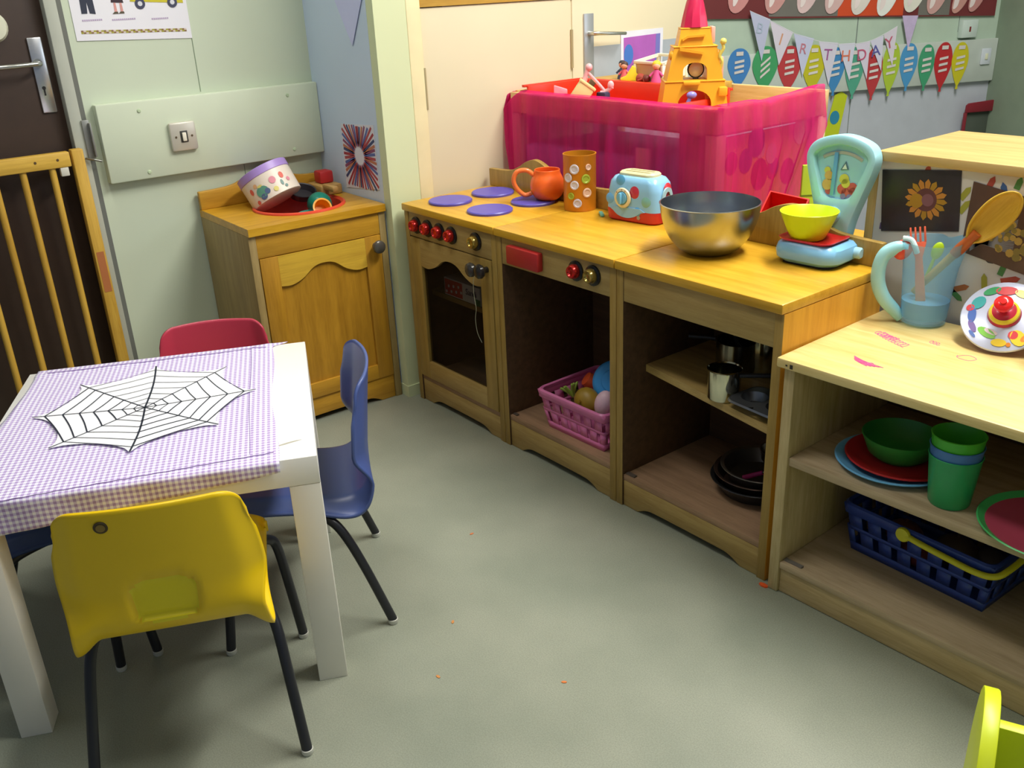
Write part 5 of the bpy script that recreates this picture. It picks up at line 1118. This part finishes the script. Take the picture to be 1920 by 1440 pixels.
# ================================================================== CHAIRS
def chair(lab, loc, rz, h, legh='#23242a', dots=False, h2=None, group=None):
    t = thing('nursery_chair', lab, 'chair', loc, rz, group)
    prof = spl([(.150, .262), (.153, .274), (.140, .283), (.06, .278), (-.03, .268), (-.085, .262), (-.122, .268), (-.144, .294), (-.152, .34), (-.160, .42), (-.170, .502)], 7)
    NP = len(prof); NU = 56; rows = []
    arc = [0]
    for p, q in zip(prof, prof[1:]): arc.append(arc[-1] + math.hypot(q[0] - p[0], q[1] - p[1]))
    ba = arc[next(i for i, p in enumerate(prof) if p[0] < -.12)]
    for i, (y, z) in enumerate(prof):
        f = arc[i] / arc[-1]; r = []
        g = sst((arc[i] - (ba - .11)) / .22)         # 0 seat .. 1 back
        bend = math.exp(-((arc[i] - ba + .012) / .058) ** 2)
        back = sst((z - .30) / .06) if y < -.08 else 0
        hw = .134 + .010 * bend + .012 * back - .014 * sst((z - .36) / .14) * back
        for k in range(NU + 1):
            u = -1 + 2 * k / NU; au = abs(u); e = sst((au - .72) / .28)
            yy, zz = y, z
            if back: yy += (.026 * u * u + .010 * e) * back
            else: zz += .006 * u * u * (1 - bend)
            zz -= e * (.012 * bend + .020 * (1 - g) * sst((.15 - y) / .03 + .4)); yy -= .006 * e * bend
            if z > .42: zz -= (z - .42) / .08 * (.040 * (1 - math.sqrt(max(0, 1 - max(0, (au - .72) / .28) ** 2))) + .006 * u * u)
            xx = u * hw
            if y > .10: yy -= (y - .10) / .05 * .030 * (1 - math.sqrt(max(0, 1 - max(0, (au - .6) / .4) ** 2)))
            # moulded lumbar oval
            if back and z < .43:
                q = (abs(u * hw) / .050) ** 3 + (abs(z - .334) / .042) ** 3
                yy += .009 * (1 - sst((q - .8) / .3))
            r.append((xx, yy, zz))
        rows.append(r)
    b = MB(); b.grid(rows)
    for f in b.bm.faces:
        c = f.calc_center_median()
        if c.y < -.10 and (abs(c.x) / .050) ** 3 + (abs(c.z - .334) / .042) ** 3 < .85: f.material_index = 1  # light caught by the recess, put into a lighter shell colour
    b.build('seat_shell', [pl(h, .33, 0, .03, 6), pl(h2 or h, .33, 0, .03, 6)], t, ang=70, solid=.0055, off=0)
    for sx in (-1, 1):
        for nm, pts in (('rear_leg', [(.090, .05, .256), (.108, -.02, .244), (.128, -.058, .234), (.141, -.084, .205), (.150, -.115, .13), (.162, -.156, .008)]), ('front_leg', [(.100, -.02, .262), (.118, .085, .258), (.136, .112, .248), (.147, .122, .222), (.156, .135, .13), (.166, .150, .008)])):
            b = MB(); P = spl([(sx * x, y, z) for x, y, z in pts], 6); b.tube(P, .0088, n=14); lg = b.build('leg', pl(legh, .35, .1), t)
            b = MB(); x, y, z = P[-1]; b.lathe([(0, 0), (.0085, 0), (.0098, .003), (.0098, .010), (.0085, .0105)], (x, y, 0), n=16); b.build('foot_cap', pl('#c9c9bf', .5), lg)
    if dots:
        b = MB(); b.lathe([(0, .0006), (.0085, .0006), (.010, -.001)], n=22, mi=0); b.lathe([(0, .0010), (.0062, .0010)], n=18, mi=1)
        o = b.build('plug_hole', [pl('#4a3a1c', .6), pl('#8a7030', .6)], t); o.location = (-.058, -.1668, .476); o.rotation_euler = (PI / 2 + .10, 0, 0)
    return t
chair('yellow plastic nursery chair with its back to the camera at the white table', tl(-.240, -.012), TA, '#f0c80a', dots=True, h2='#ecd80a')
chair('blue plastic nursery chair seen edge-on at the right side of the white table', tl(-.058, .292), TA + PI / 2, '#4a5c96')
chair('red plastic nursery chair at the far side of the white table', tl(-.205, .615), TA + PI, '#c03a50').scale = (.9, .9, .9)
chair('dark blue nursery chair at the left side of the white table, mostly hidden', tl(-.505, .320), TA - PI / 2 + D(4), '#2f4270')
# small yellow wooden chair cut off at the bottom right corner
yc = thing('yellow_wooden_chair', 'lime yellow wooden toddler chair with rounded sides cut off at the bottom right corner', 'chair', (1.922, -.512, 0), D(24))
ym = pl('#d3e022', .4, 0, .03)
def archpoly(w, h, n=18): return [(-w, 0)] + [(-w * math.cos(PI * k / n) , h - w * 1.5 + w * 1.5 * math.sin(PI * k / n)) for k in range(n + 1)] + [(w, 0)]
b = MB(); b.prism(archpoly(.115, .436), .016, M=RZ(PI / 2), bev=.0015); b.build('side_panel', ym, yc)
b = MB(); b.prism(archpoly(.115, .436), .016, M=T(.276, 0, 0) @ RZ(PI / 2), bev=.0015); b.build('side_panel', ym, yc)
b = MB(); b.box(.0005, .2595, .045, .060, .10, .372, .002); b.build('back_panel', ym, yc)
b = MB(); b.box(.0005, .2595, -.09, .0445, .185, .20, .002); b.build('seat', ym, yc)

# ================================================================== FAR WALL DISPLAY
def fw(u, z, off=0.0): return FAR @ T(u, -off, z)
FM = lambda off: FAR @ T(0, -off, 0)
db = thing('display_board', 'dark red display board along the top of the far wall', 'board')
b = MB(); b.prism([(-1.5, .985), (.03, .926), (.03, 1.6), (-1.5, 1.6)], .010, mi=0, M=FM(.0105)); b.prism([(-.86, .966), (-.70, .960), (-.70, 1.1), (-.86, 1.1)], .0006, mi=1, M=FM(.0112)); b.prism([(-1.0, .972), (-.86, .966), (-.86, 1.1), (-1.0, 1.1)], .0006, mi=1, M=FM(.0112)); b.prism([(-.70, .9595), (-.405, .948), (-.405, 1.1), (-.70, 1.1)], .0006, mi=2, M=FM(.0112)); b.prism([(-.335, .945), (-.19, .939), (-.19, 1.1), (-.335, 1.1)], .0006, mi=1, M=FM(.0112)); b.build('board_panel', [pl('#6e2a2c', .7), pl('#6f6c66', .7), pl('#cc4a24', .6)], db)
og = 'oval paper shapes on the display board'
ovl = [(-1.144, .991, .052, '#c98a88', 'dusky pink'), (-.99, .982, .05, '#c79490', 'dusky pink'), (-.856, .977, .045, '#d8bcbc', 'pale pink'), (-.734, .969, .046, '#cfaeac', 'pale pink'), (-.617, .960, .046, '#dad3cc', 'whitish'), (-.503, .950, .044, '#e3e4e0', 'white'), (-.378, .958, .050, '#e0ddd2', 'cream white'), (-.275, .946, .044, '#c89c98', 'dusky pink'), (-.165, .944, .034, '#c48f86', 'dusky pink'), (-.088, .946, .034, '#c08884', 'dusky pink')]
on = ['first', 'second', 'third', 'fourth', 'fifth', 'sixth', 'seventh', 'eighth', 'ninth', 'tenth']
for i, (u, z, r, h, cn) in enumerate(ovl):
    t = thing('paper_oval', '%s paper oval on the dark red board, %s from the tower side' % (cn, on[i]), 'paper shape', fw(0, 0).translation, A65, og)
    b = MB(); b.prism([(x + .012 * (zz - z) / r, zz) for x, zz in disc(u, z + r * 1.9, r, 28, 1, 1.9)], .0012, M=T(0, -.0142 - .0006 * (i % 2), 0)); b.build('oval_sheet', pl(h, .6), t)
    b = MB(); b.prism(spl([(u - .012, z + .5 * r), (u + .008, z + .9 * r), (u + .014, z + 2.2 * r), (u + .002, z + 2.5 * r), (u - .010, z + 1.5 * r)], 4, True), .0004, M=T(0, -.0156, 0)); b.build('paint_mark', pl('#e6d8d6', .6), t)
# birthday bunting
bu = thing('birthday_bunting', 'white paper pennant bunting spelling birthday strung below the display board', 'bunting', fw(0, 0).translation, A65)
fl = [('B', (-1.091, .998), (-1.001, .963), (-1.029, .808), '#b9bdd8', '#a9b8cc'), ('I', (-1.003, .959), (-.900, .911), (-.953, .789), '#d6cfde', '#d09a7a'), ('R', (-.897, .907), (-.806, .882), (-.845, .740), '#c3c8e4', '#c07a8a'), ('T', (-.784, .871), (-.697, .860), (-.724, .699), '#d2cfe0', '#a05a94'), ('H', (-.697, .856), (-.620, .856), (-.631, .710), '#d2d2e4', '#d8755a'), ('D', (-.620, .852), (-.553, .860), (-.552, .711), '#d6d0e2', '#c05a7a'), ('A', (-.553, .860), (-.495, .877), (-.489, .739), '#d4d2e6', '#5a5aa0'), ('Y', (-.495, .881), (-.436, .909), (-.440, .755), '#d8d0de', '#c05a74')]
for ch, a, c, d, h, lh in fl:
    b = MB(); b.prism([d, c, a], .001, M=T(0, -.030, 0)); f = b.build('pennant', pl(h, .6, 0, .04), bu)
    cx, cz = (a[0] + c[0]) / 2, (a[1] + c[1]) / 2 - .050
    b = MB(); b.text(ch, .062 if ch not in 'BR' else .055, M=T(cx, -.0312, cz) @ RY(math.atan2(a[1] - c[1], c[0] - a[0]) * .6)); b.build('letter', pl(lh, .6), f)
b = MB(); b.tube([(x, -.0295, z) for x, z in spl([f[1] for f in fl] + [fl[-1][2]], 4)], .0012, n=6); b.build('string', pl('#d8d8e0', .7), bu)
t = thing('lilac_pennant', 'single pink and lilac paper pennant hanging right of the bunting', 'pennant', fw(0, 0).translation, A65)
b = MB(); b.prism([(-.372, .815), (-.343, .945), (-.416, .948)], .001, M=T(0, -.026, 0)); b.build('sheet', pl('#c3b2d6', .6, 0, .15, 40), t)
bg = 'balloon shaped cards on the far wall'
bal = [(-1.122, .712, .860, .050, '#3f7fc0', 'blue', 'leftmost'), (-1.010, .690, .862, .056, '#3f9a62', 'green', 'second from the left'), (-.903, .684, .857, .052, '#b83a40', 'dark red', 'third from the left'), (-.797, .676, .855, .052, '#bfba22', 'yellow', 'fourth from the left'), (-.698, .664, .840, .044, '#3f86be', 'blue', 'behind the letter T pennant'), (-.610, .645, .836, .043, '#4f9f86', 'teal green', 'behind the letter H pennant'), (-.520, .634, .830, .040, '#b5373c', 'red', 'behind the letter D pennant'), (-.443, .645, .846, .040, '#a9c23a', 'lime green', 'behind the letter Y pennant'), (-.361, .660, .837, .042, '#4a94c8', 'blue', 'right of the bunting'), (-.278, .656, .828, .038, '#3f9a70', 'green', 'right of the bunting'), (-.197, .646, .832, .043, '#b9282e', 'red', 'right of the bunting'), (-.118, .652, .828, .040, '#c9c022', 'yellow', 'rightmost of all')]
for i, (u, z0, z1, r, h, cn, wh) in enumerate(bal):
    t = thing('balloon_card', '%s balloon shaped card with white labels, %s' % (cn, wh), 'card', fw(0, 0).translation, A65, bg)
    hgt = z1 - z0; pts = [(u - .006, z0 - .008), (u + .006, z0 - .008), (u + .004, z0 + .006)] + spl([(u + .004, z0 + .006), (u + r * .62, z0 + hgt * .28), (u + r * .98, z0 + hgt * .58), (u + r * .78, z0 + hgt * .86), (u + r * .3, z1), (u - r * .3, z1), (u - r * .78, z0 + hgt * .86), (u - r * .98, z0 + hgt * .58), (u - r * .62, z0 + hgt * .28), (u - .004, z0 + .006)], 5)[1:]
    b = MB(); b.prism(pts, .0015, M=T(0, -.0245 - .0017 * (i % 2), 0)); b.build('balloon_sheet', pl(h, .6, 0, .05), t)
    b = MB(); sl = .15 if i != 1 else .75
    for k in range(3):
        zc_ = z0 + hgt * (.68 - .13 * k); dx = .020
        b.prism([(u - dx, zc_ - sl * dx - .005), (u + dx, zc_ + sl * dx - .005), (u + dx, zc_ + sl * dx + .005), (u - dx, zc_ - sl * dx + .005)], .0004, M=T(0, -.0266 - .0017 * (i % 2), 0))
    b.box(u - .015, u + .015, -.0266 - .0017 * (i % 2), -.0262 - .0017 * (i % 2), z1 - .025, z1 - .010); b.build('label_strips', pl('#d5cfcc', .6), t)
t = thing('wall_socket', 'white socket plate on the pale trunking at the right of the far wall', 'socket', fw(.003, .768).translation, A65)
b = MB(); b.box(-.022, .022, -.030, -.0225, -.032, .032, .002); b.box(-.006, .006, -.034, -.030, -.012, .012, .001, mi=1); b.build('plate', [pl('#ccd3dc', .4), pl('#dadcc0', .4)], t)
t = thing('wall_thermostat', 'small white wall box with a dark red mark, below the board at right', 'thermostat', fw(-.098, .882).translation, A65)
b = MB(); b.box(-.032, .040, -.03, -.001, -.035, .035, .003, mi=0); b.box(.0, .008, -.0306, -.0301, -.012, .008, mi=1); b.build('case', [pl('#c4d2cc', .4), pl('#7a2a2a', .5)], t)
t = thing('height_chart', 'lime yellow strip with a blue spot hanging on the far wall behind the pink table', 'wall chart', fw(0, 0).translation, A65)
b = MB(); b.prism([(-.738, .38), (-.664, .38), (-.622, .650), (-.650, .668), (-.680, .655)], .001, M=T(0, -.012, 0)); b.build('strip', pl('#bcc820', .6), t)
b = MB(); b.prism(disc(-.672, .565, .022, 22, 1, 1.25), .0005, M=T(0, -.0128, 0)); b.build('spot', pl('#2a86a8', .6), t)
t = thing('red_school_chair', 'dark red framed chair standing against the far wall', 'chair', fw(0, 0).translation, A65)
rm = pl('#7e1f2c', .4)
b = MB(); b.prism([(-.072, .545), (.072, .545), (.076, .592), (-.060, .583), (-.070, .575)], .012, M=T(0, -.05, 0), bev=.003); b.build('backrest', rm, t)
for x in (-.073, .066): b = MB(); b.box(x, x + .009, -.05, -.035, 0, .545, .002); b.build('leg', rm, t)
b = MB(); b.box(-.072, .072, -.24, -.0505, .30, .315, .003); b.build('seat', pl('#4a4a42', .5), t)
for x in (-.07, .06): b = MB(); b.box(x, x + .009, -.235, -.222, 0, .2995, .002); b.build('leg', rm, t)
t = thing('dark_backing_panel', 'dark green-grey panel behind the red framed chair', 'panel', fw(0, 0).translation, A65)
b = MB(); b.box(-.06, .056, -.032, -.0225, 0, .545, .002); b.build('panel', pl('#474f45', .7), t)

# crumbs on the floor
for i, (x, y, h, lab) in enumerate(((1.275, -.012, '#e8581c', 'bright orange scrap of paper on the floor at the foot of the cupboard'), (1.22, -.50, '#d87a3a', 'tiny orange fleck on the floor in front of the kitchen'), (.72, -.335, '#c8784a', 'tiny orange fleck on the floor beside the blue chair foot'), (.95, -.55, '#c98648', 'tiny orange fleck on the floor right of the table leg'), (1.06, -.66, '#c98648', 'tiny orange fleck on the floor near the table leg, nearer the camera'))):
    b = MB(); s = .008 if i == 0 else .004; b.prism(disc(0, 0, s, 7, 1.3, .7), .003 if i == 0 else .001, M=Matrix(((1, 0, 0, 0), (0, 0, 1, 0), (0, 1, 0, .0002), (0, 0, 0, 1))) @ T(0, 0, 0)); tag(b.build('paper_scrap', pl(h, .6)), lab, 'scrap', 'orange scraps on the floor', loc=(x, y, 0), rz=i * .8)

# ================================================================== CAMERA AND LIGHT
P = dict(f=1743.919, c=(2.2087061, -1.34510718, 1.13867709), fw=(-.72795732, .559582, -.39616428), r=(.62337773, .78075703, -.04264595))
fwv = Vector(P['fw']).normalized(); rv = Vector(P['r']).normalized(); uv = rv.cross(fwv)
cam = bpy.data.cameras.new('camera'); co = bpy.data.objects.new('camera', cam); COL.objects.link(co)
cam.sensor_width = 36; cam.lens = 36 * P['f'] / 1920; cam.clip_start = .02
co.matrix_world = Matrix(((rv.x, uv.x, -fwv.x, P['c'][0]), (rv.y, uv.y, -fwv.y, P['c'][1]), (rv.z, uv.z, -fwv.z, P['c'][2]), (0, 0, 0, 1)))
SC.camera = co
def area(name, loc, target, sx, sy, energy, col):
    l = bpy.data.lights.new(name, 'AREA'); l.shape = 'RECTANGLE'; l.size = sx; l.size_y = sy; l.energy = energy; l.color = col
    o = bpy.data.objects.new(name, l); COL.objects.link(o); o.location = loc
    o.rotation_euler = (Vector(target) - Vector(loc)).to_track_quat('-Z', 'Y').to_euler(); return o
area('ceiling_tube_and_fill', (1.45, .60, 2.55), (1.40, .55, 0), 1.7, .30, 86, (1, .98, .92))
area('ceiling_tube_and_fill', (.55, -.85, 2.55), (.55, -.85, 0), 1.2, .30, 15, (1, .985, .94))
area('ceiling_tube_and_fill', (2.9, -1.9, 2.55), (2.6, -1.5, 0), 1.5, .35, 4, (1, .96, .85))  # added fill lamp, not a real tube: brightens the kitchen fronts
area('window_light', (3.6, 2.6, 1.7), (.9, .3, .5), 1.4, 1.2, 20, (.80, .90, 1))
w = bpy.data.worlds.new('room_world'); SC.world = w; w.use_nodes = True
bgn = w.node_tree.nodes['Background']; bgn.inputs[0].default_value = (.62, .76, 1, 1); bgn.inputs[1].default_value = .20
SC.view_settings.view_transform = 'Standard'; SC.view_settings.look = 'None'; SC.view_settings.exposure = 0; SC.view_settings.gamma = 1
